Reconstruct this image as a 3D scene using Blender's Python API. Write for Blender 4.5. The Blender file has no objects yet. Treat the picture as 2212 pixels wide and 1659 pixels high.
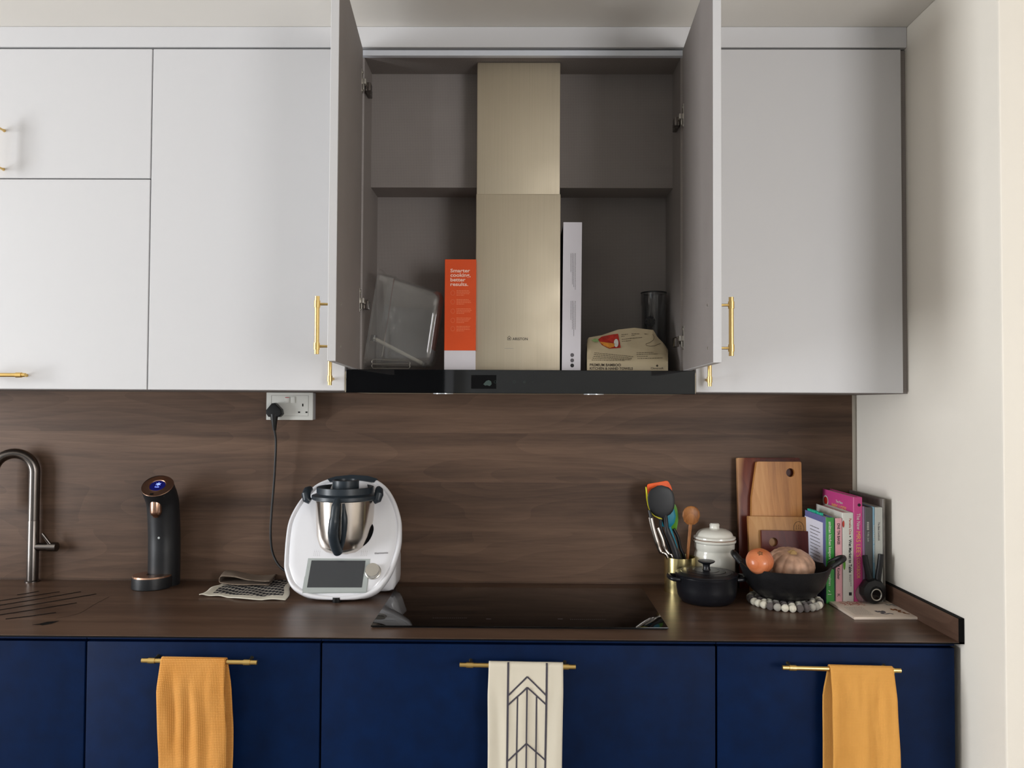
import bpy, bmesh, math, random
from mathutils import Vector, Matrix, noise
random.seed(7)
S = bpy.context.scene
COL = S.collection
PI = math.pi
R = math.radians

# ------------------------------------------------------------------ camera
IW, IH, F = 2212.0, 1659.0, 1700.0
YAW, PITCH, ROLL = R(0.554), R(1.45), R(0.286)
CAM = Vector((0.0, -2.505, 1.464))
_f = Vector((-math.sin(YAW)*math.cos(PITCH), math.cos(YAW)*math.cos(PITCH), math.sin(PITCH)))
_r = Vector((math.cos(YAW), math.sin(YAW), 0))
_u = _r.cross(_f)
RT = _r*math.cos(ROLL) + _u*math.sin(ROLL)
UP = _u*math.cos(ROLL) - _r*math.sin(ROLL)
FW = _f
cd = bpy.data.cameras.new('camera')
cam = bpy.data.objects.new('camera', cd); COL.objects.link(cam)
cd.sensor_width = 36.0; cd.sensor_fit = 'HORIZONTAL'; cd.lens = F/IW*36.0
cd.clip_start = 0.02
cam.matrix_world = Matrix(((RT.x, UP.x, -FW.x, CAM.x), (RT.y, UP.y, -FW.y, CAM.y), (RT.z, UP.z, -FW.z, CAM.z), (0, 0, 0, 1)))
S.camera = cam

# ------------------------------------------------------------------ world, lights, exposure
S.view_settings.view_transform = 'Standard'
S.view_settings.look = 'None'
S.view_settings.gamma = 1.0
S.view_settings.use_curve_mapping = False
S.view_settings.exposure = 0.0
w = bpy.data.worlds.new('world'); S.world = w; w.use_nodes = True
w.node_tree.nodes['Background'].inputs[0].default_value = (0.62, 0.74, 0.95, 1)
w.node_tree.nodes['Background'].inputs[1].default_value = 0.6

def area(name, loc, target, sx, sy, power, color):
    l = bpy.data.lights.new(name, 'AREA'); l.shape = 'RECTANGLE'; l.size = sx; l.size_y = sy
    l.energy = power; l.color = color
    o = bpy.data.objects.new(name, l); COL.objects.link(o); o.location = loc
    d = Vector(target) - Vector(loc)
    o.rotation_euler = d.to_track_quat('-Z', 'Z').to_euler()
    return o
area('window_daylight_left', (-4.56, -2.2, 1.3), (0, -2.2, 1.3), 2.5, 1.5, 192, (0.94, 0.97, 1.0))
area('window_daylight_rear', (2.45, -4.76, 1.5), (1.6, 0, 1.4), 1.2, 1.4, 72, (1.0, 0.99, 0.99))

# ------------------------------------------------------------------ pixel -> world helpers (positions in the room)
def ray(px, py):
    return (FW*F + RT*(px-IW/2) - UP*(py-IH/2)).normalized()
def PY(px, py, y):
    d = ray(px, py); return CAM + d*((y-CAM.y)/d.y)
def PZ(px, py, z):
    d = ray(px, py); return CAM + d*((z-CAM.z)/d.z)
def PX(px, py, x):
    d = ray(px, py); return CAM + d*((x-CAM.x)/d.x)
def PP(px, py, p, n):
    d = ray(px, py); p = Vector(p); n = Vector(n); return CAM + d*((p-CAM).dot(n)/d.dot(n))

# ------------------------------------------------------------------ materials
def lin(c):
    return tuple(((v/255)/12.92 if v/255 <= 0.04045 else ((v/255+0.055)/1.055)**2.4) for v in c)
def newmat(name):
    m = bpy.data.materials.new(name); m.use_nodes = True
    nt = m.node_tree; return m, nt, nt.nodes['Principled BSDF']
def mat(name, c, rough=0.5, metal=0.0, var=0.06, scale=30.0, bump=0.0, bscale=200.0, coat=0.0, trans=0.0, ior=1.45, emis=None, estr=0.0, spec=0.5, sheen=0.0, alpha=1.0):
    m, nt, b = newmat(name)
    c = lin(c)
    tc = nt.nodes.new('ShaderNodeTexCoord')
    if var > 0:
        n = nt.nodes.new('ShaderNodeTexNoise'); n.inputs['Scale'].default_value = scale; n.inputs['Detail'].default_value = 3
        nt.links.new(tc.outputs['Object'], n.inputs['Vector'])
        r = nt.nodes.new('ShaderNodeValToRGB')
        r.color_ramp.elements[0].position = 0.3; r.color_ramp.elements[1].position = 0.7
        r.color_ramp.elements[0].color = tuple(v*(1-var) for v in c)+(1,)
        r.color_ramp.elements[1].color = tuple(min(1, v*(1+var)) for v in c)+(1,)
        nt.links.new(n.outputs['Fac'], r.inputs['Fac']); nt.links.new(r.outputs['Color'], b.inputs['Base Color'])
    else:
        b.inputs['Base Color'].default_value = c+(1,)
    b.inputs['Roughness'].default_value = rough; b.inputs['Metallic'].default_value = metal
    b.inputs['IOR'].default_value = ior; b.inputs['Transmission Weight'].default_value = trans
    b.inputs['Coat Weight'].default_value = coat; b.inputs['Coat Roughness'].default_value = 0.08
    b.inputs['Specular IOR Level'].default_value = spec; b.inputs['Alpha'].default_value = alpha
    if sheen: b.inputs['Sheen Weight'].default_value = sheen
    if emis:
        b.inputs['Emission Color'].default_value = lin(emis)+(1,); b.inputs['Emission Strength'].default_value = estr
    if bump > 0:
        n2 = nt.nodes.new('ShaderNodeTexNoise'); n2.inputs['Scale'].default_value = bscale; n2.inputs['Detail'].default_value = 2
        nt.links.new(tc.outputs['Object'], n2.inputs['Vector'])
        bp = nt.nodes.new('ShaderNodeBump'); bp.inputs['Strength'].default_value = bump; bp.inputs['Distance'].default_value = 0.001
        nt.links.new(n2.outputs['Fac'], bp.inputs['Height']); nt.links.new(bp.outputs['Normal'], b.inputs['Normal'])
    return m

def wood(name, cols, along='X', across='Z', grain=34.0, stretch=0.05, rough=0.5, plank=0.0, swirl=0.8, coat=0.0, fine=0.35):
    """procedural timber: long stretched noise + rings; planks of given width across the grain"""
    m, nt, b = newmat(name); N = nt.nodes; L = nt.links
    tc = N.new('ShaderNodeTexCoord'); sep = N.new('ShaderNodeSeparateXYZ')
    L.new(tc.outputs['Object'], sep.inputs[0])
    third = [a for a in 'XYZ' if a not in (along, across)][0]
    def math_(op, a, bb=None, c=None):
        n = N.new('ShaderNodeMath'); n.operation = op
        for i, v in enumerate((a, bb, c)):
            if v is None: continue
            if isinstance(v, (int, float)): n.inputs[i].default_value = v
            else: L.new(v, n.inputs[i])
        return n.outputs[0]
    A = sep.outputs[along]; C = sep.outputs[across]; T = sep.outputs[third]
    C = math_('ADD', C, T)
    pid = math_('FLOOR', math_('DIVIDE', C, plank)) if plank > 0 else None
    wn = None
    if pid is not None:
        wn = N.new('ShaderNodeTexWhiteNoise'); wn.noise_dimensions = '1D'; L.new(pid, wn.inputs['W'])
        A = math_('ADD', A, math_('MULTIPLY', wn.outputs['Value'], 9.0))
    cb = N.new('ShaderNodeCombineXYZ')
    L.new(math_('MULTIPLY', A, stretch), cb.inputs[0]); L.new(C, cb.inputs[1])
    if wn: L.new(math_('MULTIPLY', wn.outputs['Value'], 3.0), cb.inputs[2])
    n1 = N.new('ShaderNodeTexNoise'); n1.inputs['Scale'].default_value = grain*0.45; n1.inputs['Detail'].default_value = 4
    n1.inputs['Distortion'].default_value = swirl; L.new(cb.outputs[0], n1.inputs['Vector'])
    n2 = N.new('ShaderNodeTexNoise'); n2.inputs['Scale'].default_value = grain*5; n2.inputs['Detail'].default_value = 6; n2.inputs['Roughness'].default_value = 0.7
    L.new(cb.outputs[0], n2.inputs['Vector'])
    # cathedral figure: bands of a slow noise
    cb3 = N.new('ShaderNodeCombineXYZ'); L.new(math_('MULTIPLY', A, stretch*3.2), cb3.inputs[0]); L.new(C, cb3.inputs[1])
    if wn: L.new(math_('MULTIPLY', wn.outputs['Value'], 7.0), cb3.inputs[2])
    n3 = N.new('ShaderNodeTexNoise'); n3.inputs['Scale'].default_value = grain*0.16; n3.inputs['Detail'].default_value = 1
    L.new(cb3.outputs[0], n3.inputs['Vector'])
    band = math_('FRACT', math_('MULTIPLY', n3.outputs['Fac'], 15.0))
    v = math_('ADD', math_('MULTIPLY', n1.outputs['Fac'], 0.8), math_('MULTIPLY', n2.outputs['Fac'], fine))
    v = math_('ADD', v, math_('MULTIPLY', band, 0.08))
    if wn: v = math_('ADD', v, math_('MULTIPLY', wn.outputs['Value'], 0.10))
    v = math_('SUBTRACT', v, 0.16)
    r = N.new('ShaderNodeValToRGB'); e = r.color_ramp.elements
    e[0].position = 0.25; e[0].color = lin(cols[0])+(1,); e[1].position = 0.72; e[1].color = lin(cols[2])+(1,)
    k = e.new(0.48); k.color = lin(cols[1])+(1,)
    L.new(v, r.inputs['Fac']); L.new(r.outputs['Color'], b.inputs['Base Color'])
    b.inputs['Roughness'].default_value = rough; b.inputs['Coat Weight'].default_value = coat; b.inputs['Specular IOR Level'].default_value = .35
    bp = N.new('ShaderNodeBump'); bp.inputs['Strength'].default_value = 0.12; bp.inputs['Distance'].default_value = 0.0006
    L.new(n2.outputs['Fac'], bp.inputs['Height']); L.new(bp.outputs['Normal'], b.inputs['Normal'])
    return m

def weave(name, c1, c2, sx, sz, rough=0.9, axis=('X', 'Z'), bump=0.5, mode='linen', mixw=0.0):
    """woven cloth / linen laminate from two crossed wave sets"""
    m, nt, b = newmat(name); N = nt.nodes; L = nt.links
    tc = N.new('ShaderNodeTexCoord')
    outs = []
    for ax, sc in ((axis[0], sx), (axis[1], sz)):
        wv = N.new('ShaderNodeTexWave'); wv.bands_direction = ax; wv.inputs['Scale'].default_value = sc
        wv.inputs['Distortion'].default_value = 1.2 if mode == 'linen' else 0.25; wv.inputs['Detail'].default_value = 2
        wv.inputs['Detail Scale'].default_value = 2.0
        L.new(tc.outputs['Object'], wv.inputs['Vector']); outs.append(wv.outputs['Fac'])
    mu = N.new('ShaderNodeMath'); mu.operation = 'MULTIPLY' if mode != 'linen' else 'ADD'
    L.new(outs[0], mu.inputs[0]); L.new(outs[1], mu.inputs[1])
    n = N.new('ShaderNodeTexNoise'); n.inputs['Scale'].default_value = 9; L.new(tc.outputs['Object'], n.inputs['Vector'])
    ad = N.new('ShaderNodeMath'); ad.operation = 'MULTIPLY_ADD'; L.new(n.outputs['Fac'], ad.inputs[0]); ad.inputs[1].default_value = 0.5
    L.new(mu.outputs[0], ad.inputs[2])
    mr = N.new('ShaderNodeMapRange'); mr.inputs[1].default_value = 0.2; mr.inputs[2].default_value = 2.2 if mode == 'linen' else 1.3
    L.new(ad.outputs[0], mr.inputs[0])
    mx = N.new('ShaderNodeMix'); mx.data_type = 'RGBA'
    mx.inputs[6].default_value = lin(c1)+(1,); mx.inputs[7].default_value = lin(c2)+(1,)
    L.new(mr.outputs[0], mx.inputs[0]); L.new(mx.outputs[2], b.inputs['Base Color'])
    b.inputs['Roughness'].default_value = rough; b.inputs['Specular IOR Level'].default_value = 0.25
    bp = N.new('ShaderNodeBump'); bp.inputs['Strength'].default_value = bump; bp.inputs['Distance'].default_value = 0.0006
    L.new(mu.outputs[0], bp.inputs['Height']); L.new(bp.outputs['Normal'], b.inputs['Normal'])
    return m

def brushed(name, c, rough=0.3, axis='Z', aniso=0.5, var=0.08, smudge=0.0):
    m, nt, b = newmat(name); N = nt.nodes; L = nt.links
    tc = N.new('ShaderNodeTexCoord'); mp = N.new('ShaderNodeMapping')
    sc = {'X': (4, 400, 400), 'Y': (400, 4, 400), 'Z': (400, 400, 4)}[axis]; mp.inputs['Scale'].default_value = sc
    L.new(tc.outputs['Object'], mp.inputs[0])
    n = N.new('ShaderNodeTexNoise'); n.inputs['Scale'].default_value = 1.0; L.new(mp.outputs[0], n.inputs['Vector'])
    r = N.new('ShaderNodeValToRGB'); cc = lin(c)
    r.color_ramp.elements[0].color = tuple(v*(1-var) for v in cc)+(1,); r.color_ramp.elements[1].color = tuple(min(1, v*(1+var)) for v in cc)+(1,)
    L.new(n.outputs['Fac'], r.inputs['Fac']); L.new(r.outputs['Color'], b.inputs['Base Color'])
    n2 = N.new('ShaderNodeTexNoise'); n2.inputs['Scale'].default_value = 5.0; n2.inputs['Detail'].default_value = 3; L.new(tc.outputs['Object'], n2.inputs['Vector'])
    mr = N.new('ShaderNodeMapRange'); mr.inputs[1].default_value = .35; mr.inputs[2].default_value = .65
    mr.inputs[3].default_value = rough*(1-smudge); mr.inputs[4].default_value = rough*(1+smudge)
    L.new(n2.outputs['Fac'], mr.inputs[0]); L.new(mr.outputs[0], b.inputs['Roughness'])
    b.inputs['Metallic'].default_value = 1.0
    return m

def thin(name, tint, milky=0.06, rough=0.04, refl=1.0, mcol=(220, 220, 220)):
    """thin-walled clear plastic: see-through with fresnel gloss and a little haze"""
    m, nt, b = newmat(name); N = nt.nodes; L = nt.links
    tr = N.new('ShaderNodeBsdfTransparent'); tr.inputs[0].default_value = tuple(tint)+(1,)
    df = N.new('ShaderNodeBsdfDiffuse'); df.inputs[0].default_value = lin(mcol)+(1,)
    gl = N.new('ShaderNodeBsdfGlossy'); gl.inputs['Roughness'].default_value = rough; gl.inputs['Color'].default_value = (1, 1, 1, 1)
    lw = N.new('ShaderNodeLayerWeight'); lw.inputs['Blend'].default_value = 0.35
    nz = N.new('ShaderNodeTexNoise'); nz.inputs['Scale'].default_value = 14; nt.links.new(N.new('ShaderNodeTexCoord').outputs['Object'], nz.inputs['Vector'])
    k1 = N.new('ShaderNodeMath'); k1.operation = 'MULTIPLY'; L.new(nz.outputs['Fac'], k1.inputs[0]); k1.inputs[1].default_value = milky*2
    m1 = N.new('ShaderNodeMixShader'); L.new(k1.outputs[0], m1.inputs[0]); L.new(tr.outputs[0], m1.inputs[1]); L.new(df.outputs[0], m1.inputs[2])
    k2 = N.new('ShaderNodeMath'); k2.operation = 'MULTIPLY_ADD'; L.new(lw.outputs['Facing'], k2.inputs[0]); k2.inputs[1].default_value = 0.42*refl; k2.inputs[2].default_value = 0.035*refl
    m2 = N.new('ShaderNodeMixShader'); L.new(k2.outputs[0], m2.inputs[0]); L.new(m1.outputs[0], m2.inputs[1]); L.new(gl.outputs[0], m2.inputs[2])
    L.new(m2.outputs[0], N['Material Output'].inputs['Surface']); return m
M = {}
M['wall'] = mat('wall_paint', (234, 228, 217), 0.85, var=0.015, scale=4, bump=0.12, bscale=260)
M['ceiling'] = mat('ceiling_paint', (226, 222, 215), 0.9, var=0.01, scale=3, bump=0.08)
M['rear'] = mat('rear_wall_paint', (196, 200, 202), 0.9, var=0.02, scale=3)
M['reflected_dark'] = mat('reflected_panel_dark', (28, 26, 26), 0.6)
M['floor'] = wood('oak_floor', ((120, 114, 108), (140, 133, 126), (156, 149, 142)), 'Y', 'X', grain=20, plank=0.15, rough=0.45)
M['walnut'] = wood('walnut_laminate', ((60, 43, 32), (84, 63, 49), (106, 82, 65)), 'X', 'Z', grain=30, stretch=0.06, plank=0.155, rough=0.56)
M['walnut_top'] = wood('walnut_laminate_top', ((62, 44, 34), (84, 63, 50), (102, 79, 64)), 'X', 'Y', grain=30, stretch=0.06, plank=0.19, rough=0.34)
M['walnut_side'] = wood('walnut_laminate_side', ((66, 46, 36), (92, 69, 56), (112, 87, 72)), 'Y', 'Z', grain=30, stretch=0.06, rough=0.48)
M['core'] = mat('black_core', (9, 9, 10), 0.8, var=0.1, spec=.15)
M['white'] = mat('matt_white_lacquer', (204, 203, 204), 0.42, var=0.006, scale=2.0, spec=0.4)
M['edge'] = mat('white_edging', (212, 216, 224), 0.4, var=0.01)
M['linen'] = weave('grey_linen_laminate', (114, 107, 104), (150, 143, 139), 190, 190, 0.75, bump=0.25)
M['linen_side'] = weave('grey_linen_laminate_side', (114, 107, 104), (150, 143, 139), 190, 190, 0.7, axis=('Y', 'Z'), bump=0.25)
M['navy'] = mat('navy_supermatt', (0, 24, 60), 0.55, var=0.16, scale=22, bump=0.2, bscale=90, spec=0.14)
M['gapdark'] = mat('shadow_gap_black', (8, 9, 12), 0.8)
M['brass'] = brushed('brushed_brass', (220, 186, 116), 0.3, 'X')
M['brassz'] = brushed('brushed_brass_tall', (220, 188, 122), 0.3, 'Z')
M['brasscup'] = brushed('polished_brass_cup', (226, 208, 150), 0.24, 'Z', var=.03)
M['steel'] = brushed('brushed_steel', (194, 183, 162), 0.54, 'Z', smudge=0.12)
M['steelb'] = brushed('bowl_steel', (206, 198, 190), 0.2, 'X')
M['chrome'] = mat('hinge_nickel', (196, 192, 184), 0.3, .85, var=0.03)
M['gun'] = brushed('gunmetal', (112, 106, 102), 0.27, 'Z')
M['blackglass'] = mat('black_glass', (10, 11, 13), 0.03, var=0.0, spec=0.7, ior=1.5)
M['hobglass'] = mat('hob_glass', (9, 7, 6), 0.05, var=0.0, spec=0.35)
M['black'] = mat('matt_black', (24, 25, 28), 0.45, var=0.08)
M['iron'] = mat('cast_iron', (22, 22, 24), 0.42, var=0.2, scale=60, bump=0.5, bscale=300)
M['enamel'] = mat('satin_black_enamel', (22, 23, 28), 0.32, var=0.08, bump=0.15, bscale=400)
M['plastic_white'] = mat('gloss_white_plastic', (232, 232, 236), 0.16, var=0.0, coat=0.3)
M['plastic_grey'] = mat('dark_grey_plastic', (40, 48, 55), 0.35, var=0.05)
M['screen_frame'] = mat('silver_grey_frame', (172, 178, 176), 0.3, var=0.02)
M['screen'] = mat('screen_glass', (62, 64, 67), 0.12, var=0.0)
M['socket'] = mat('socket_white', (214, 214, 208), 0.35, var=0.0)
M['socket_side'] = mat('socket_box_grey', (178, 178, 182), 0.45, var=0.0)
M['line'] = mat('fine_groove_grey', (150, 148, 142), 0.7, var=0.0)
M['red'] = mat('switch_red', (170, 60, 66), 0.5, var=0.0)
M['rubber'] = mat('black_rubber', (14, 14, 15), 0.42, var=0.05)
M['ceramic'] = mat('white_glaze', (226, 224, 214), 0.14, var=0.01, coat=0.5)
M['copper'] = mat('rose_gold', (196, 158, 136), 0.25, 1.0, var=0.03)
M['display'] = mat('display_navy', (12, 14, 60), 0.15, var=0.0, emis=(14, 18, 95), estr=0.5)
M['glow'] = mat('display_glyph', (150, 170, 255), 0.4, var=0.0, emis=(130, 150, 255), estr=1.6)
M['glow2'] = mat('hood_icon', (54, 68, 64), 0.4, var=0.0, emis=(90, 120, 112), estr=0.05)
M['lampwhite'] = mat('hood_lamp_lens', (235, 240, 245), 0.1, 0.3, var=0.0)
M['orange'] = mat('orange_card', (222, 78, 18), 0.42, var=0.02)
M['whitecard'] = mat('white_card', (216, 212, 218), 0.4, var=0.01)
M['blackcard'] = mat('black_card', (14, 14, 15), 0.6, var=0.03)
M['printwhite'] = mat('print_cream', (250, 214, 196), 0.6, var=0.0)
M['printfaint'] = mat('print_faint', (240, 140, 100), 0.6, var=0.0)
M['printblack'] = mat('print_black', (26, 26, 28), 0.6, var=0.0)
M['printgrey'] = mat('print_grey', (96, 92, 96), 0.6, var=0.0)
M['printred'] = mat('print_red', (176, 70, 56), 0.6, var=0.0)
M['clear'] = thin('clear_polycarbonate', (.93, .93, .92), .05)
M['smoke'] = thin('smoked_plastic', (.72, .73, .74), .02, refl=.9)
M['frost'] = thin('frosted_plastic', (.82, .76, .77), .22, rough=.4, refl=.5, mcol=(226, 206, 208))
M['pack'] = mat('kraft_cream_film', (196, 180, 148), 0.3, var=0.04, scale=20, coat=0.25)
M['film'] = mat('clear_film', (235, 228, 212), 0.12, var=0.0, trans=0.9, ior=1.1)
M['printbrown'] = mat('print_brown', (70, 58, 44), 0.6, var=0.0)
M['yellow'] = weave('mustard_waffle_cotton', (186, 122, 50), (246, 188, 112), 84, 84, 0.95, bump=0.7, mode='waffle')
M['yellow2'] = weave('mustard_cotton', (206, 146, 70), (236, 178, 98), 100, 100, 0.95, bump=0.6, mode='waffle')
M['cream'] = weave('cream_cotton', (206, 198, 180), (222, 214, 196), 420, 420, 0.95, bump=0.2)
M['printslate'] = mat('slate_print', (70, 66, 74), 0.9, var=0.05)
M['clothcream'] = mat('cream_border_cotton', (214, 208, 192), 0.95, var=0.04)
M['taupe'] = weave('taupe_waffle_cotton', (102, 88, 76), (160, 144, 128), 90, 90, 0.95, axis=('X', 'Y'), bump=0.7, mode='waffle')
def twotone(name):
    m = wood(name, ((58, 20, 11), (86, 32, 19), (116, 54, 32)), 'Z', 'X', grain=24, stretch=0.08, rough=0.42)
    nt = m.node_tree; N = nt.nodes; L = nt.links; b = N['Principled BSDF']; src = b.inputs['Base Color'].links[0].from_socket
    tc = N.new('ShaderNodeTexCoord'); sp = N.new('ShaderNodeSeparateXYZ'); L.new(tc.outputs['Object'], sp.inputs[0])
    nz = N.new('ShaderNodeTexNoise'); nz.inputs['Scale'].default_value = 6; L.new(tc.outputs['Object'], nz.inputs['Vector'])
    a = N.new('ShaderNodeMath'); a.operation = 'MULTIPLY_ADD'; L.new(nz.outputs['Fac'], a.inputs[0]); a.inputs[1].default_value = .03; L.new(sp.outputs['X'], a.inputs[2])
    c = N.new('ShaderNodeMath'); c.operation = 'MULTIPLY_ADD'; L.new(sp.outputs['Z'], c.inputs[0]); c.inputs[1].default_value = -.10; L.new(a.outputs[0], c.inputs[2])
    mr = N.new('ShaderNodeMapRange'); mr.inputs[1].default_value = -.122; mr.inputs[2].default_value = -.098; L.new(c.outputs[0], mr.inputs[0])
    mx = N.new('ShaderNodeMix'); mx.data_type = 'RGBA'; mx.inputs[6].default_value = lin((196, 148, 104))+(1,); L.new(src, mx.inputs[7]); L.new(mr.outputs[0], mx.inputs[0])
    L.new(mx.outputs[2], b.inputs['Base Color']); return m
M['board_two'] = twotone('two_tone_board')
M['board_oak'] = wood('honey_board', ((142, 88, 42), (182, 124, 66), (204, 150, 90)), 'Z', 'X', grain=30, stretch=0.07, rough=0.42)
M['board_oak2'] = wood('honey_board_short', ((140, 92, 50), (176, 126, 74), (194, 148, 94)), 'Z', 'X', grain=26, stretch=0.08, rough=0.42)
M['board_dark'] = wood('rosewood_board', ((58, 20, 18), (84, 32, 28), (100, 46, 38)), 'Z', 'X', grain=22, stretch=0.1, rough=0.42)
M['spoonwood'] = wood('olive_wood', ((108, 62, 28), (166, 108, 58), (188, 130, 76)), 'Z', 'X', grain=50, stretch=0.2, rough=0.4)
M['s_orange'] = mat('orange_silicone', (240, 92, 24), 0.5, var=0.02)
M['s_yellow'] = mat('yellow_nylon', (226, 214, 40), 0.45, var=0.02)
M['s_green'] = mat('green_silicone', (92, 158, 34), 0.45, var=0.02)
M['s_blue'] = mat('teal_silicone', (24, 134, 160), 0.45, var=0.02)
M['onion'] = wood('onion_skin', ((176, 92, 52), (206, 118, 74), (222, 142, 100)), 'Z', 'X', grain=50, stretch=0.1, rough=0.3, coat=0.2)
M['onion_tip'] = mat('onion_root', (132, 84, 48), 0.8, var=0.2)
M['pumpkin'] = mat('pumpkin_skin', (184, 146, 122), 0.55, var=0.42, scale=30, bump=0.4, bscale=120)
M['stem'] = mat('pumpkin_stem', (176, 142, 92), 0.8, var=0.15)
M['felt_w'] = mat('felt_cream', (222, 216, 198), 0.95, var=0.05, bump=0.6, bscale=500, sheen=0.3)
M['felt_g'] = mat('felt_light_grey', (172, 168, 158), 0.95, var=0.06, bump=0.6, bscale=500, sheen=0.3)
M['felt_d'] = mat('felt_dark_grey', (92, 84, 82), 0.95, var=0.12, bump=0.6, bscale=500, sheen=0.3)
M['paper'] = mat('book_pages', (216, 210, 198), 0.9, var=0.03, scale=300)
M['b_green'] = mat('book_green', (44, 138, 48), 0.4, var=0.02)
M['b_blue'] = mat('book_blue', (98, 106, 160), 0.45, var=0.12, scale=14)
M['b_rose'] = mat('book_rose', (222, 160, 168), 0.45, var=0.01)
M['b_white'] = mat('book_white', (214, 212, 204), 0.4, var=0.01)
M['b_pink'] = mat('book_magenta', (200, 72, 136), 0.38, var=0.02)
M['b_lilac'] = mat('book_lilac', (150, 116, 150), 0.5, var=0.03)
M['b_grey'] = mat('book_charcoal', (84, 84, 84), 0.45, var=0.06, scale=12)
M['b_sky'] = mat('book_sky', (126, 168, 190), 0.45, var=0.02)
M['b_pale'] = mat('book_pale_grey', (190, 192, 186), 0.45, var=0.02)
M['b_photo'] = mat('book_photo_grey', (110, 104, 98), 0.4, var=0.3, scale=30)
M['gold_print'] = mat('print_gold', (226, 176, 96), 0.5, var=0.0)
M['tab'] = mat('teal_tab', (28, 178, 148), 0.5, var=0.02)
M['paperwhite'] = mat('note_paper', (222, 222, 236), 0.8, var=0.01)
M['leaflet'] = mat('cream_leaflet', (224, 208, 192), 0.4, var=0.015)
M['skin'] = mat('skin', (190, 140, 112), 0.5, var=0.04)
M['hair'] = mat('dark_hair', (22, 17, 15), 0.45, var=0.2, scale=60)
M['shirt'] = mat('dark_shirt', (46, 48, 54), 0.9, var=0.05)
M['food_red'] = mat('food_red', (176, 40, 26), 0.4, var=0.3, scale=90)
M['food_gold'] = mat('food_gold', (214, 140, 50), 0.4, var=0.25, scale=120)
M['food_green'] = mat('food_green', (150, 178, 118), 0.5, var=0.15, scale=90)

# ------------------------------------------------------------------ object helpers
ORG = {}
def link(name, bm, m, parent=None, smooth=True, ang=35, origin=None):
    me = bpy.data.meshes.new(name)
    if parent is not None: o0 = ORG[parent.name]
    elif origin is not None: o0 = Vector(origin)
    else:
        xs = [v.co for v in bm.verts]
        o0 = Vector(((min(v.x for v in xs)+max(v.x for v in xs))/2, (min(v.y for v in xs)+max(v.y for v in xs))/2, min(v.z for v in xs)))
    bmesh.ops.translate(bm, verts=bm.verts, vec=-o0)
    bmesh.ops.recalc_face_normals(bm, faces=bm.faces)
    bm.to_mesh(me); bm.free()
    mats = m if isinstance(m, (list, tuple)) else [m]
    for x in mats: me.materials.append(x)
    if smooth:
        me.shade_smooth()
        try: me.set_sharp_from_angle(angle=R(ang))
        except Exception: pass
    o = bpy.data.objects.new(name, me); COL.objects.link(o)
    if parent is not None: o.parent = parent
    else: o.location = o0
    ORG[o.name] = o0
    return o
def tag(o, label, cat, group=None):
    o['label'] = label; o['category'] = cat
    if group: o['group'] = group
    return o
def thing(name, label, cat, loc, group=None):
    o = bpy.data.objects.new(name, None); COL.objects.link(o); o.empty_display_size = 0.05
    o.location = loc; ORG[o.name] = Vector(loc); return tag(o, label, cat, group)
def struct(name, bm, m, parent=None):
    o = link(name, bm, m, parent, smooth=False)
    if parent is None: o['kind'] = 'structure'
    return o
def lab(o, s): o['label'] = s; return o

def B(): return bmesh.new()
def box(bm, x0, x1, y0, y1, z0, z1, bev=0.0, seg=2, mi=0, mtx=None):
    c = [(x0, y0, z0), (x1, y0, z0), (x1, y1, z0), (x0, y1, z0), (x0, y0, z1), (x1, y0, z1), (x1, y1, z1), (x0, y1, z1)]
    vs = [bm.verts.new(p) for p in c]
    fs = [bm.faces.new([vs[i] for i in f]) for f in ((0, 3, 2, 1), (4, 5, 6, 7), (0, 1, 5, 4), (1, 2, 6, 5), (2, 3, 7, 6), (3, 0, 4, 7))]
    for f in fs: f.material_index = mi
    allv = vs
    if bev > 0:
        es = list({e for f in fs for e in f.edges})
        r = bmesh.ops.bevel(bm, geom=es, offset=bev, segments=seg, profile=0.6, affect='EDGES', clamp_overlap=True)
        allv = list({v for f in r['faces'] for v in f.verts} | {v for v in vs if v.is_valid})
        for f in r['faces']: f.material_index = mi
    if mtx is not None: bmesh.ops.transform(bm, matrix=mtx, verts=allv)
    return allv
def lathe(bm, prof, c=(0, 0, 0), n=40, mtx=None, ribs=None):
    """prof: list of (r,z); revolve about z at c"""
    rings = []
    for r, z in prof:
        if r < 1e-6:
            rings.append([bm.verts.new((c[0], c[1], c[2]+z))])
        else:
            rr = []
            for i in range(n):
                a = 2*PI*i/n; q = r*(ribs(a) if ribs else 1)
                rr.append(bm.verts.new((c[0]+q*math.cos(a), c[1]+q*math.sin(a), c[2]+z)))
            rings.append(rr)
    for a, b in zip(rings, rings[1:]):
        if len(a) == 1 and len(b) == 1: continue
        for i in range(n):
            j = (i+1) % n
            if len(a) == 1: bm.faces.new((a[0], b[j], b[i]))
            elif len(b) == 1: bm.faces.new((a[i], a[j], b[0]))
            else: bm.faces.new((a[i], a[j], b[j], b[i]))
    vs = [v for r in rings for v in r]
    if mtx is not None: bmesh.ops.transform(bm, matrix=mtx, verts=vs)
    return vs
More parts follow.
